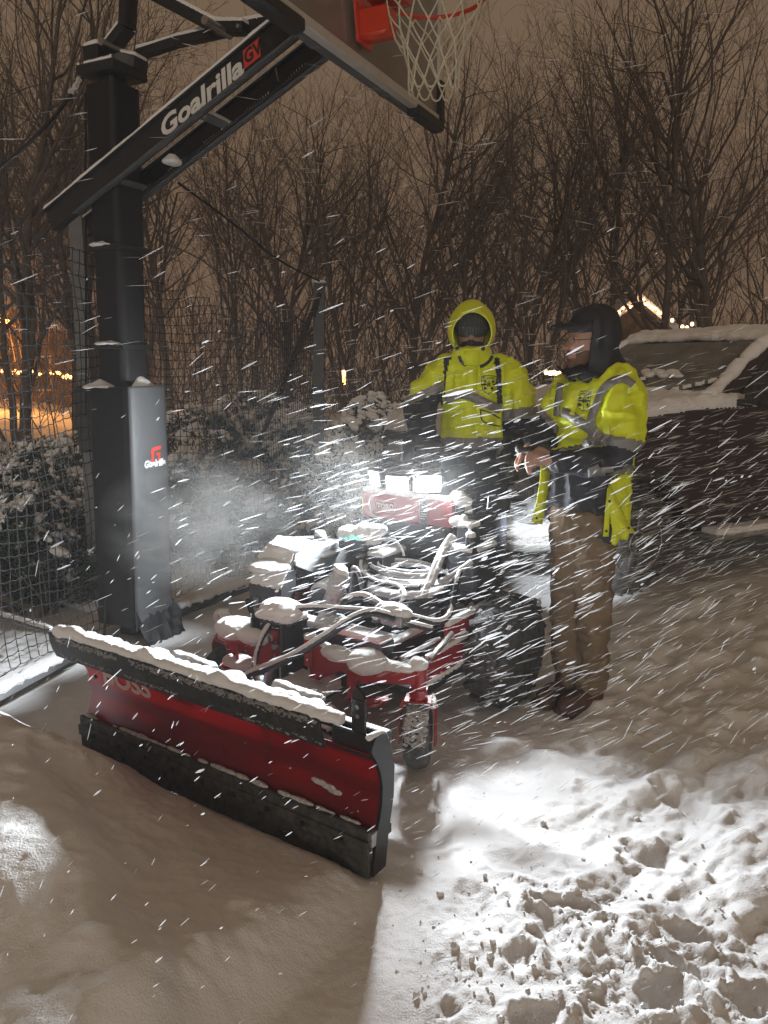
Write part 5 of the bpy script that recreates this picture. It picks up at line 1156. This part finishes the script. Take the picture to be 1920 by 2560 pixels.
for a in (b1, b2): limb(mb, a, [.045, .034, .030])
hand(mb, b1[2], p2(1342, 1142, -.14), Vector((-1, -.1, -.10)), Vector((-.05, .35, 1)) * -1, Vector((.12, 0, -1)), 1.0, .95, .021)
hand(mb, b2[2], p2(1305, 1135, .0), Vector((-.8, -.3, -.4)), Vector((.2, 1, .0)), Vector((.4, -.2, -1)), .95, .9)
legs2 = [[p2(1436, 1330, .05), p2(1420, 1520, .05), p2(1422, 1705, .05)], [p2(1480, 1330, -.02), p2(1484, 1520, -.06), p2(1478, 1705, -.04)]]
for l in legs2: limb(mb, l, [.07, .055, .044])
V, F = remesh(mb.v, mb.f, .0055, 3); B2 = Surf(V, F); link('body', V, F, M_skin, per2)
# beard, eye, glasses
C = B2.C; rel = C - np.array(h2); fy = rel @ np.array(HY_); fz = rel[:, 2]; bm = (fy > .03) & (fz < -.048) & (fz > -.135) & ~((fy > .092) & (fz > -.078) & (fz < -.054)); B2.sub('beard', bm & (np.linalg.norm(rel, axis=1) < .2), .0025, M_beard, per2)
for s in (-1, 1):
    mb = MB(); mb.ell(h2 + HX_ * (.030 * s) + HY_ * .099 + UP * .006, .012, .005, .006, HA, 12, 8); obj('eye', mb, mat('eye_white', (.55, .5, .45), .3) if s == -1 else MATS['eye_white'], per2)
    mb = MB(); mb.ell(h2 + HX_ * (.030 * s) + HY_ * .103 + UP * .006, .005, .003, .0055, HA, 10, 8); obj('pupil', mb, M_rub, per2)
    mb = MB(); c = h2 + HX_ * (.033 * s) + HY_ * .117 + UP * .002; mb.tube([c + HX_ * (.026 * math.cos(t)) + UP * (.018 * math.sin(t)) for t in [2 * math.pi * k / 20 for k in range(21)]], .0009, 5, caps=False)
    mb.tube([c + HX_ * (.026 * s), c + HX_ * (.045 * s) - HY_ * .09], .0016, 5); obj('glasses', mb, M_rub, per2)
mb = MB(); mb.tube([h2 + HX_ * -.008 + HY_ * .119, h2 + HX_ * .008 + HY_ * .119], .0016, 5); obj('glasses', mb, M_rub, per2)
# cap with peak, hood over it
mb = MB(); br = []; bt = h2 + UP * .050 + HY_ * .085
for i in range(9):
    t = i / 8; w = .078 * math.sqrt(max(.05, 1 - (t * .92) ** 2.6)); c = bt + HY_ * (.105 * t) + UP * (-.010 * t); br.append([c + HX_ * (w * q) + UP * (.016 * (1 - q * q) + dz) for q, dz in [(-1, 0), (-.5, 0), (0, 0), (.5, 0), (1, 0), (1, .012), (.5, .012), (0, .012), (-.5, .012), (-1, .012)]])
mb.loft(br); mb.ell(h2 + UP * .058 + HY_ * .03, .084, .085, .045, HA, 20, 12); mb.box(bt + HY_ * .075 + UP * .018, (.05, .022, .022), HA, .006)
obj('peaked_cap', mb, M_navy, per2)
mb = MB(); mb.ell(h2 + UP * .028 - HY_ * .024, .110, .112, .128, HA, 32, 20); mb.ell(h2 + UP * .06 - HY_ * .01, .102, .112, .085, HA, 24, 16); limb(mb, [h2 - UP * .02 - HY_ * .02, p2(1497, 905, .0), p2(1500, 940, .02)], [.095, .095, .12])
V, F = remesh(mb.v, mb.f, .008, 4, folds(.006, 9)); Hd = Surf(V, F); rel = Hd.C - np.array(h2); face = (rel @ np.array(HY_) > .048) & (rel[:, 2] < .075); o = Hd.sub('hood', ~face, 0, M_navy, per2); s_ = o.modifiers.new('s', 'SOLIDIFY'); s_.thickness = .006
# parka
mb = MB()
TR = [(p2(1468, 1335, .05), .185, .140), (p2(1470, 1290, .05), .188, .140), (p2(1474, 1200, .04), .190, .140), (p2(1478, 1100, .03), .190, .142), (p2(1486, 1030, .02), .205, .148), (p2(1492, 975, .02), .205, .140), (p2(1494, 945, .02), .175, .115), (p2(1494, 925, .02), .125, .09)]
rings_body(mb, TR, GX, GY, 40, 2.2)
q1 = [p2(1545, 970, -.10), p2(1556, 1030, -.14), p2(1553, 1100, -.17), p2(1535, 1142, -.17), p2(1470, 1152, -.16), p2(1405, 1152, -.14)]; q2 = [p2(1432, 970, .14), p2(1405, 1015, .16), p2(1385, 1062, .15), p2(1355, 1095, .09), p2(1330, 1118, .03)]
limb(mb, q1, [.096, .094, .084, .074, .062, .052]); limb(mb, q2, [.085, .085, .074, .062, .050])
mb.ell(p2(1575, 1000, .08), .07, .09, .10, (GX, GY, UP))
V, F = remesh(mb.v, mb.f, .0075, 2, folds(.015, 3)); S2 = Surf(V, F); C = S2.C
dd0 = C[:, 1] * CP + (CAM_H - C[:, 2]) * SP; px = 960 + 1922 * C[:, 0] / dd0; pv = 1280 + 1922 * ((CAM_H - C[:, 2]) * CP - C[:, 1] * SP) / dd0
def near(path, R, i0, i1):
    m = np.zeros(len(C), bool)
    for i in range(i0, i1): d, t = seg_d(C, path[i], path[i + 1]); m |= d < R
    return m
an = near(q1, .105, 0, 5) & ((C - np.array(TR[3][0])) @ np.array(GX) > .135); anl = near(q1, .098, 2, 5) & ((C - np.array(TR[3][0])) @ np.array(GX) > .05) & (pv > 1085) & (C[:, 1] < Y2 - .06); an |= anl
af = near(q2, .092, 0, 4) & (px < 1402)
darkn = an & (pv - .25 * np.maximum(0, 1584 - px) * .4 > 1108 - .0) & (pv > 1104 + (px - 1491) * .28 - 2); bandn = an & ~darkn & (pv > 1080 + (px - 1491) * .20)
darkf = af & (px - (pv - 1040) * .9 < 1352); bandf = af & ~darkf & (px - (pv - 1040) * .9 < 1374)
tor = ~an & ~af; fr2 = (C - np.array(TR[3][0])) @ np.array(GY); 
low = tor & (pv > 1104 + (1488 - px) * .19) & (px < 1528); bandw = tor & (pv > 1160) & (pv < 1192) & (px > 1480); bandv = tor & (np.abs(px - (1488 + (pv - 1119) * .12)) < 17) & (pv > 1105) & (pv < 1190)
lowdark = low & ~bandw & ~bandv
chv = tor & (px < 1500) & (np.abs(pv - (1018 + np.abs(px - 1412) * .60)) < 15) & (pv < 1112)
sx1 = tor & (np.abs(px - (1493 + (1000 - pv) * .42)) < 9.5) & (pv > 950) & (pv < 1110) & (fr2 > -.02); sx0 = tor & (np.abs(px - (1395 + (1010 - pv) * .12)) < 7.5) & (pv < 1030) & (pv > 940) & (fr2 > .0)
shl = ((np.abs(pv - (948 + np.abs(px - 1560) * .30)) < 9) & (px > 1515) & (px < 1590)) & ~darkn
drk = darkn | darkf | lowdark
jk2 = S2.sub('jacket', ~drk, 0, M_hv, per2); S2.sub('dark_sleeve', darkn, 0, M_navy, per2); S2.sub('dark_sleeve', darkf, 0, M_navy, per2); S2.sub('jacket_skirt', lowdark, 0, M_navy, per2)
for m_ in (bandn, bandf): S2.sub('reflective_band', m_ & ~drk, .0025, M_grey, jk2)
strip('zip_flap', S2, [(1441, 930), (1434, 965), (1426, 1000), (1419, 1035)], 36, Y2, .006, M_hv, jk2, .006)
for pts_, w_ in (([(1404, 1030), (1422, 1036), (1442, 1050), (1480, 1076), (1500, 1095)], 25), ([(1401, 958), (1394, 1006), (1391, 1040)], 15), ([(1584, 962), (1562, 948), (1534, 952), (1508, 974), (1490, 1015), (1478, 1050), (1480, 1100)], 20)):
    strip('reflective_band', S2, pts_, w_, Y2, .010, M_grey, jk2, .003)
strip('reflective_band', S2, [(1470, 1182), (1520, 1178), (1584, 1174)], 22, Y2, .006, M_grey, jk2, .003); strip('reflective_band', S2, [(1482, 1165), (1492, 1188)], 28, Y2, .008, M_grey, jk2, .003)
cz = onj(S2, 1463, 1002, Y2, 0); crest(S2, 'crest', cz, (GX * .8 - GY * .0 + GX * .2).normalized(), UP, GY, .068, jk2)
# stand up collar
M_ = MB(); vs = []
cl = [[p2(1390, 917, -.02), p2(1402, 925, .02), p2(1416, 925, .06)], [p2(1405, 934, -.05), p2(1415, 945, .0), p2(1430, 945, .05)], [p2(1421, 952, -.08), p2(1440, 955, -.03), p2(1455, 955, .02)]]
M_.loft(cl, closed=False, caps=False); M_.loft([[p2(1421, 952, -.08), p2(1440, 940, -.10), p2(1462, 925, -.09)], [p2(1400, 925, .02), p2(1425, 915, -.02), p2(1455, 908, -.04)]], closed=False, caps=False)
o = obj('stand_collar', M_, M_navy, per2, fix=False); s_ = o.modifiers.new('s', 'SOLIDIFY'); s_.thickness = .008
mb = MB(); limb(mb, [p2(1460, 938, -.06), p2(1500, 948, -.08), p2(1550, 935, -.02), p2(1560, 925, .06)], [.030, .036, .036, .03]); V, F = remesh(mb.v, mb.f, .007, 3, folds(.008, 8)); link('hood_drape', V, F, M_navy, per2)
# open jacket edges
def ribbon(name, rows, m, par, th=.004):
    mb = MB(); mb.loft([[Vector(p) for p in r] for r in rows], closed=False, caps=False); o = obj(name, mb, m, par, fix=False); s = o.modifiers.new('s', 'SOLIDIFY'); s.thickness = th; return o
fe = ribbon('front_edge', [[p2(1352, 1165, -.02), p2(1375, 1165, .0)], [p2(1348, 1210, -.03), p2(1371, 1212, -.0)], [p2(1340, 1260, -.04), p2(1363, 1264, -.01)], [p2(1328, 1303, -.05), p2(1354, 1311, -.01)]], M_hv, jk2)
ribbon('rear_flap', [[p2(1521, 1212, -.16), p2(1526, 1214, -.16)], [p2(1523, 1250, -.17), p2(1546, 1256, -.15)], [p2(1526, 1300, -.18), p2(1568, 1305, -.15)], [p2(1532, 1334, -.18), p2(1589, 1333, -.15)]], M_hv, jk2)
ribbon('rear_flap', [[p2(1518, 1220, -.165), p2(1525, 1215, -.165)], [p2(1513, 1270, -.17), p2(1525, 1270, -.17)], [p2(1507, 1341, -.18), p2(1521, 1341, -.18)]], M_hv, jk2)
for u, v in ((1342, 1296), (1524, 1253), (1516, 1328), (1572, 1320)): mb = MB(); mb.ell(p2(u, v, -.19 if u > 1400 else -.05), .006, .004, .006, None, 10, 6); obj('snap', mb, M_rub, jk2)
# trousers and boots
mb = MB(); rings_body(mb, [(p2(1466, 1270, .02), .160, .125), (p2(1464, 1330, .02), .155, .125)], GX, GY)
for l in legs2: limb(mb, l, [.108, .078, .068])
V, F = remesh(mb.v, mb.f, .009, 4, folds(.012, 5)); link('trousers', V, F, M_tan, per2)
for l in legs2:
    mb = MB(); g = Vector((l[2].x, l[2].y, .0)); limb(mb, [g + UP * .16, g + UP * .05], [.062, .058]); mb.ell(g + UP * .045 + GY * .10, .052, .12, .048, (GX, GY, UP)); mb.box(g + UP * .012 + GY * .06, (.11, .30, .03), (GX, GY, UP), .01); V, F = remesh(mb.v, mb.f, .008, 3, folds(.004, 6)); link('boot', V, F, M_boot, per2)
mb = MB(); mb.ell(p2(1322, 1128, -.09), .038, .035, .020, ((Vector((1, 0, -.25))).normalized(), Vector((0, 1, 0)), Vector((.25, 0, 1)).normalized()), 18, 12); mb.ell(p2(1300, 1122, -.08), .020, .03, .024); mb.ell(p2(1350, 1120, -.08), .035, .03, .018)
V, F = remesh(mb.v, mb.f, .006, 3, folds(.006, 3)); gl = link('glove', V, F, M_rub, None); gl.location = (0, 0, 0); tag(gl, 'crumpled black glove held in the bare hand of the standing person', 'glove')
# ============================================================ snow covered dark pickup truck
TH = Vector((-.90, -.44, 0)).normalized(); TS = Vector((.44, -.90, 0)).normalized(); TO = Vector((1.73, 5.10, 0))
def tk(f, s, z): return TO + TH * f + TS * s + Vector((0, 0, z))
truck = thing('pickup_truck', TO, 'dark pickup truck under snow with frosted windshield, parked behind the workers', 'pickup truck')
M_body = mat('truck_paint', (0.020, 0.012, 0.016), .35, noise=(6, (.030, .016, .022), .7), coat=.3)
M_chrome = mat('chrome', (.62, .63, .63), .22, .9, noise=(30, (.5, .5, .5), .5)); M_frost = mat('frosted_glass', (.07, .075, .07), .55, noise=(3.5, (.30, .30, .29), .5), bump=(60, .4, .003))
M_plas = mat('grey_plastic', (.16, .165, .17), .5, noise=(40, (.28, .28, .28), .5)); M_wheel = mat('alloy', (.16, .16, .165), .35, .8)
TW = 1.96; TA_ = (TH, TS, UP)
def arch(cf, r, z0, n=12): return [(cf + r * math.cos(t), max(z0, .36 + r * math.sin(t))) for t in [math.pi * i / n for i in range(n + 1)]]
side = [(.90, .42), (.95, .60), (.95, 1.02), (.86, 1.13), (.30, 1.22), (-.62, 1.29), (-3.45, 1.30), (-3.45, 1.24), (-5.1, 1.24), (-5.12, .50), (-5.0, .42)]
rear = [(f, z) for f, z in reversed(arch(-3.65, .47, .42))]; front = [(f, z) for f, z in reversed(arch(0, .47, .42))]
poly = side + rear + front
tp = []
secs = [(.015, -.03, .985), (-.03, .0, 1.0), (-TW / 2, .02, 1.0), (-TW + .03, .0, 1.0), (-TW - .015, -.03, .985)]
mb = MB(); mb.loft([[tk(f, s - .04, z if z < .6 else z + dz * 1.0) for f, z in poly] for s, dz, k in secs]); bodyT = obj('body', mb, M_body, truck); tp.append(bodyT)
# inner black so the arches read as holes
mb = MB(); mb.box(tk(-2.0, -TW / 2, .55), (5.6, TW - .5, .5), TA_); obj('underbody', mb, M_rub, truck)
# cab
g0 = [(-.66, 1.30), (-1.45, 1.76), (-1.62, 1.80), (-3.05, 1.80), (-3.25, 1.74), (-3.42, 1.30)]
mb = MB(); mb.loft([[tk(f + (ins * .5 if f > -1.5 else -ins * .2) * 0, s - .04, z) for f, z in g0] if k == 0 else [tk(f, s - .04, z) for f, z in g0] for k, (s, ins) in enumerate([(-.16, 0), (-TW + .16, 0)])])
V0 = [tk(f, -.10 - (.16 if z > 1.5 else .0), z) for f, z in g0]; V1 = [tk(f, -TW + .02 + (.16 if z > 1.5 else .0), z) for f, z in g0]
mb = MB(); mb.loft([V0, V1]); cab = obj('cab', mb, M_body, truck); tp.append(cab)
def quad(name, pts, m, par, n, th=.012):
    mb = MB(); mb.prism([Vector(p) + Vector(n) * .004 for p in pts], Vector(n) * th); return obj(name, mb, m, par)
wn_ = TH.cross(TS); nW = (tk(-.66, 0, 1.30) - tk(-1.45, 0, 1.76)).cross(TS).normalized()
if nW.z < 0: nW = -nW
ws = quad('windshield', [tk(-.70, -.20, 1.325), tk(-1.40, -.34, 1.73), tk(-1.40, -TW + .26, 1.73), tk(-.70, -TW + .12, 1.325)], M_frost, truck, nW)
nS = (TS + UP * .35).normalized()
for (f0, f1, f2, f3) in ((-.98, -1.52, -2.15, -2.15), (-2.25, -2.25, -3.00, -3.18)):
    quad('side_window', [tk(f0, -.115, 1.34), tk(f1, -.245, 1.70), tk(f2, -.245, 1.70), tk(f3, -.115, 1.34)], M_glass, truck, nS)
# wipers under the snow, mirror, handles, trims
for s in (-.55, -1.25): mb = MB(); mb.tube([tk(-.68, s, 1.335), tk(-.86, s + .38, 1.44)], .010, 6); tp.append(obj('wiper', mb, M_rub, truck))
for z0 in (0,): 
    mb = MB(); mb.box(tk(-.92, .14, 1.36), (.12, .22, .17), TA_, .03); mb.box(tk(-.90, .00, 1.30), (.06, .12, .05), TA_, .01); mir = obj('mirror', mb, M_rub, truck); tp.append(mir)
for f in (-2.05, -3.05): mb = MB(); mb.box(tk(f, -.018, 1.14), (.20, .025, .035), TA_, .008); tp.append(obj('door_handle', mb, M_rub, truck))
for f in (-.72, -2.15, -3.35): mb = MB(); mb.box(tk(f, -.0225, .86), (.010, .006, .80), TA_); obj('door_gap', mb, M_rub, truck)
mb = MB(); mb.box(tk(-1.95, .02, .36), (2.6, .16, .05), TA_, .012); tp.append(obj('running_board', mb, M_plas, truck))
for cf in (0, -3.65): mb = MB(); mb.tube([tk(cf + .485 * math.cos(t), -.012, .36 + .485 * math.sin(t)) for t in [math.pi * i / 18 for i in range(19)]], .022, 6); obj('arch_trim', mb, M_rub, truck)
for cf in (0, -3.65):
    c = tk(cf, -.15, .37); t, ty, ri_ = wheel('wheel', c, TS, .385, .26, .235, M_rub, truck, 26, .010)
    mb = MB(); mb.lathe(c + TS * .115, TS, [(0, .0), (.012, .20), (.02, .222), (.012, .226), (0, .226)], 36); ri2 = obj('wheel_face', mb, M_rub, t)
    for k in range(6):
        a, b = frame_of(TS); an = 2 * math.pi * k / 6 + .3; r_ = a * math.cos(an) + b * math.sin(an); tg = TS.cross(r_); mb = MB(); mb.box(c + TS * .132 + r_ * .135, (.15, .055, .02), (r_, tg, TS), .008); obj('spoke', mb, M_wheel, t)
    mb = MB(); mb.tube([c + TS * .140 + (a * math.cos(q) + b * math.sin(q)) * .224 for q in [2 * math.pi * k / 40 for k in range(41)]], .006, 6, caps=False)
    mb.tube([c + TS * .150 + (a * math.cos(q) + b * math.sin(q)) * .075 for q in [2 * math.pi * k / 24 for k in range(25)]], .005, 6, caps=False)
    obj('rim_ring', mb, M_chrome, t)
    for k in range(6): an = 2 * math.pi * k / 6; mb = MB(); p = c + TS * .14 + (a * math.cos(an) + b * math.sin(an)) * .055; mb.cyl(p, p + TS * .02, .009, n=6); obj('lug_nut', mb, M_chrome, t)
# front end
FP = tk(.95, 0, 0)
mb = MB(); pts = [pl(u, v, tk(.975, 0, 0), TH) for u, v in ((1240, 1262), (1252, 1232), (1330, 1222), (1338, 1240), (1338, 1296), (1322, 1304), (1256, 1296), (1243, 1284))]; mb.prism(pts, -TH * .05); pan = obj('fog_lamp_panel', mb, M_plas, truck)
mb = MB(); mb.tube(smooth_path([p + TH * .004 for p in pts] + [pts[0] + TH * .004], 3), .011, 6, caps=False); obj('panel_rim', mb, M_plas, pan)
for k in range(4):
    v = 1250 + k * 12; a = pl(1270 - k * 2, v, tk(.978, 0, 0), TH); b = pl(1318, v + 1, tk(.978, 0, 0), TH); mb = MB(); mb.tube([a, b], .0075, 6); obj('vent_slat', mb, M_rub, pan)
for sgn, nm in ((0, 'near'),):
    mb = MB(); hp = [pl(u, v, tk(.965, 0, 0), TH) for u, v in ((1290, 1150), (1300, 1128), (1352, 1126), (1350, 1215), (1300, 1215))]; mb.prism(hp, -TH * .08); obj('headlight', mb, M_chrome, truck)
mb = MB(); c = [(.93, -TW - .02, .47), (1.00, -TW + .25, .47), (1.03, -TW / 2, .47), (1.00, -.28, .47), (.93, -.03, .47), (.62, .02, .47)]
mb.tube(smooth_path([tk(*q) for q in c], 5), .085, 10, sq=.75, up=UP); bum = obj('bumper', mb, M_chrome, truck); tp.append(bum)
mb = MB(); mb.box(tk(.955, -TW / 2, .84), (.03, 1.05, .36), TA_, .02); gr = obj('grille', mb, M_rub, truck)
for k in range(5): mb = MB(); mb.box(tk(.975, -TW / 2, .72 + .06 * k), (.015, 1.0, .018), TA_, .004); obj('grille_bar', mb, M_chrome, gr)
mb = MB(); mb.box(tk(.94, -TW + .18, .88), (.05, .26, .20), TA_, .03); obj('headlight', mb, M_chrome, truck)
def notglass(c):
    q = c - TO; f = q.dot(TH); return not (-1.5 < f < -.66 and c.z > 1.31)
snow_on([bodyT, cab, mir, bum] , truck, .075, .018, .5, 4, m=M_snow, block=False, mask=notglass)
snow_on([o for o in tp if o.name.startswith(('wiper', 'running', 'door_handle'))], truck, .04, .014, .5, 3, name='snow_strip', block=False)
# drifted snow along windshield edges and pillars, icicles over the fog panel
mb = MB()
def ridge(pts, r): mb.tube(smooth_path(pts, 6), [r * (1 + .4 * mnoise.noise(Vector((i * .6, r * 50, 1)))) for i in range((len(pts) - 1) * 6 + 1)], 8)
ridge([tk(-.68, -.10, 1.34), tk(-1.05, -.19, 1.55), tk(-1.45, -.27, 1.77)], .055); ridge([tk(-.66, -.10, 1.33), tk(-.64, -TW / 2, 1.35), tk(-.66, -TW + .1, 1.33)], .055)
ridge([tk(-1.42, -.28, 1.77), tk(-1.46, -TW / 2, 1.79), tk(-1.42, -TW + .24, 1.77)], .035); ridge([tk(-.68, -TW + .06, 1.34), tk(-1.05, -TW + .15, 1.55), tk(-1.45, -TW + .22, 1.77)], .04)
for q_ in range(9): mb.ell(tk(-.92 - .03 * (q_ % 3), -.62 - .05 * q_, 1.475 + .016 * (q_ % 3)), .06, .05, .022, TA_)
V, F = remesh(mb.v, mb.f, .016, 4, lambda V, N: fbm(V, 12, 3) * .012); link('drift', V, F, M_snow, truck)
for k in range(14):
    p = pl(1300 + k * 4.2, 1218 + (k % 3) * 2, tk(.985, 0, 0), TH); mb = MB(); mb.tube([p + UP * .01, p - UP * (.03 + .03 * random.random())], [.005, .001], 5); o = obj('icicle', mb, M_chrome, truck)
mb = MB(); 
for (u, v, a, b) in ((1312, 1212, .07, .04), (1330, 1175, .035, .05), (1285, 1222, .05, .02)): mb.ell(pl(u, v, tk(.98, 0, 0), TH), a, a * .5, b)
V, F = remesh(mb.v, mb.f, .009, 3, lambda V, N: fbm(V, 40, 3) * .006); link('packed_snow', V, F, M_crust, truck)
DUST = 4.2
GLOW = 0.11
# ============================================================ driven snow in the air: long wind-drawn flakes
M_flake = mat('flake', (.90, .92, .95), .6, trans=((.9, .92, .95), .45))
_n = M_flake.node_tree; _o = _n.nodes['Material Output']; _m = _n.nodes.new('ShaderNodeMixShader'); _t = _n.nodes.new('ShaderNodeBsdfTransparent'); _g = _n.nodes.new('ShaderNodeTexNoise'); _g.inputs['Scale'].default_value = 7; _c = _n.nodes.new('ShaderNodeTexCoord'); _r = _n.nodes.new('ShaderNodeMapRange')
_r.inputs[1].default_value = .35; _r.inputs[2].default_value = .65; _r.inputs[3].default_value = .25; _r.inputs[4].default_value = .85; _n.links.new(_c.outputs['Object'], _g.inputs['Vector']); _n.links.new(_g.outputs['Fac'], _r.inputs[0]); _n.links.new(_r.outputs[0], _m.inputs[0])
_n.links.new(_o.inputs['Surface'].links[0].from_socket, _m.inputs[1]); _n.links.new(_t.outputs[0], _m.inputs[2]); _n.links.new(_m.outputs[0], _o.inputs['Surface'])
def flakes(n, seed, xr, yr, zr, L, R, cond=None, curl=0.0):
    r = np.random.default_rng(seed); X = r.uniform(*xr, n); Y = r.uniform(*yr, n) ; Z = r.uniform(*zr, n); P = np.c_[X, Y, Z]
    keep = (np.hypot(X, Y) > .75) & (Z > .06)
    if cond is not None: keep &= r.random(n) < cond(X, Y, Z)
    P = P[keep]; m = len(P)
    el = np.radians(17 + 24 * np.clip((3.4 - P[:, 1]) / 3.0, -.35, 1) + 9 * (1.2 - P[:, 2]) + 10 * fbm(P, .8, 2) + r.normal(0, 5, m)); az = np.radians(r.normal(0, 14, m) + 18 * fbm(P + 9, .7, 2))
    el = el + np.radians(38) * (P[:, 0] < -.5) * np.clip((3.2 - P[:, 1]) / 1.5, 0, 1) * r.random(m)
    D = np.c_[np.cos(el) * np.cos(az), np.cos(el) * np.sin(az), np.sin(el)]
    ln = L * r.uniform(.2, 1.25, m) * np.where(P[:, 1] < 2.4, .9, 1) ; w = R * np.exp(r.normal(-.15, .42, m))
    A = P - D * ln[:, None] * .5; B = P + D * ln[:, None] * .5; mid = (A + B) / 2; 
    V1, F1 = segs(A, mid, w * .35, w, 4); V2, F2 = segs(mid, B, w, w * .35, 4); return np.concatenate([V1, V2]), np.concatenate([F1, F2 + len(V1)])
def join(L):
    V = []; F = []; o = 0
    for v, f in L: V.append(v); F.append(f + o); o += len(v)
    return np.concatenate(V), np.concatenate(F)
near_m = lambda X, Y, Z: np.clip(1.30 - np.hypot((X - .9) / 2.0, (Z - .6) / .95), .03, 1) * (1 - .75 * (X < -.35))
V, F = join([flakes(19000, 1, (-1.8, 3.4), (2.3, 5.2), (.05, 1.9), .084, .0014, near_m),
             flakes(1500, 7, (-1.8, 3.0), (2.3, 4.4), (.05, 1.7), .095, .0028, near_m),
             flakes(3000, 2, (-1.6, 1.8), (1.0, 2.4), (.05, 1.9), .026, .0013, lambda X, Y, Z: np.clip(1.1 - Z / 1.4, .1, 1)),
             flakes(4000, 3, (-4, 6), (4.6, 8), (.1, 2.0), .11, .0026, lambda X, Y, Z: np.clip(1.15 - Z / 1.6, .04, 1)),
             flakes(900, 4, (-3, 3.5), (2.6, 7), (1.4, 3.2), .09, .0014, None)])
o = mobj('falling_snow', np_mesh('falling_snow', V, F, M_flake, False)); tag(o, 'wind driven snowflakes streaking up to the right through the lamp light', 'snow', kind='stuff')
# blown snow dust drifting off the machine towards the goal post
mv = bpy.data.materials.new('snow_dust_or_glow'); mv.use_nodes = True; N = mv.node_tree.nodes; Lk = mv.node_tree.links; N.remove(N['Principled BSDF']); pv = N.new('ShaderNodeVolumePrincipled'); pv.inputs['Color'].default_value = (.95, .96, .96, 1)
t = N.new('ShaderNodeTexCoord'); n1 = N.new('ShaderNodeTexNoise'); n1.inputs['Scale'].default_value = 2.0; n1.inputs['Detail'].default_value = 3; n1.inputs['Distortion'].default_value = .8
vl = N.new('ShaderNodeVectorMath'); vl.operation = 'LENGTH'; Lk.new(t.outputs['Object'], vl.inputs[0]); mr_ = N.new('ShaderNodeMapRange'); mr_.inputs[1].default_value = 1.0; mr_.inputs[2].default_value = .15; mr_.inputs[3].default_value = 0; mr_.inputs[4].default_value = 1; Lk.new(vl.outputs['Value'], mr_.inputs[0])
Lk.new(t.outputs['Object'], n1.inputs['Vector']); m2 = N.new('ShaderNodeMapRange'); m2.inputs[1].default_value = .34; m2.inputs[2].default_value = .80; Lk.new(n1.outputs['Fac'], m2.inputs[0])
mm = N.new('ShaderNodeMath'); mm.operation = 'MULTIPLY'; Lk.new(mr_.outputs[0], mm.inputs[0]); Lk.new(m2.outputs[0], mm.inputs[1]); m3 = N.new('ShaderNodeMath'); m3.operation = 'MULTIPLY'; m3.inputs[1].default_value = DUST; Lk.new(mm.outputs[0], m3.inputs[0]); Lk.new(m3.outputs[0], pv.inputs['Density']); Lk.new(pv.outputs[0], N['Material Output'].inputs['Volume'])
mb = MB(); mb.ell((0, 0, 0), 1, 1, 1, None, 24, 14); 
for c, s in ((at(520, 1300, 4.25), (.62, .55, .42)),):
    o = obj('snow_dust_or_glow', mb, mv, smooth=True); o.location = c; o.scale = s; tag(o, 'pale cloud of blown snow drifting in front of the ' + ('netting' if s[0] > .4 else 'padded pole'), 'snow cloud', kind='stuff')

m4 = mv.copy(); m4.name = 'lamp_glow'  # haze volume added around the three lamps to give them a glow
for nd in m4.node_tree.nodes:
    if nd.type == 'MATH' and abs(nd.inputs[1].default_value - DUST) < 1e-6 and not nd.inputs[1].is_linked: nd.inputs[1].default_value = GLOW
    if nd.type == 'MAP_RANGE' and nd.inputs[1].default_value == 1.0: nd.inputs[2].default_value = 0.0
    if nd.type == 'MAP_RANGE' and abs(nd.inputs[1].default_value - .34) < 1e-3: nd.inputs[1].default_value = .15; nd.inputs[2].default_value = .6
o = obj('snow_dust_or_glow', mb, m4); o.location = at(1010, 1200, 3.70); o.scale = (.62, .50, .42); tag(o, 'added haze volume that makes the glow around the three lit work lamps', 'snow cloud', kind='stuff')
# ============================================================ snow filled air
HAZE = 0.0048
hz = MB(); hz.box((0, 22, 5.2), (70, 60, 14.6)); H_ = obj('haze', hz, None, smooth=False); H_['kind'] = 'stuff'; H_['label'] = 'thin snow filled air over the yard'
mh = bpy.data.materials.new('haze'); mh.use_nodes = True; N = mh.node_tree.nodes; N.remove(N['Principled BSDF']); pv = N.new('ShaderNodeVolumePrincipled')
pv.inputs['Color'].default_value = (.93, .93, .95, 1); pv.inputs['Density'].default_value = HAZE; pv.inputs['Anisotropy'].default_value = 0.1
mh.node_tree.links.new(pv.outputs[0], N['Material Output'].inputs['Volume']); H_.data.materials.append(mh)

for o in SC.objects:
    if o.type == 'MESH' and 'kind' not in o and o.name.split('.')[0] in ('snow_cover', 'snow_heap', 'snow_lump', 'snow_roll', 'snow_rim', 'snow_strip', 'drift', 'packed_snow', 'snow_line', 'far_wood', 'snow_crumbs'): o['kind'] = 'stuff'
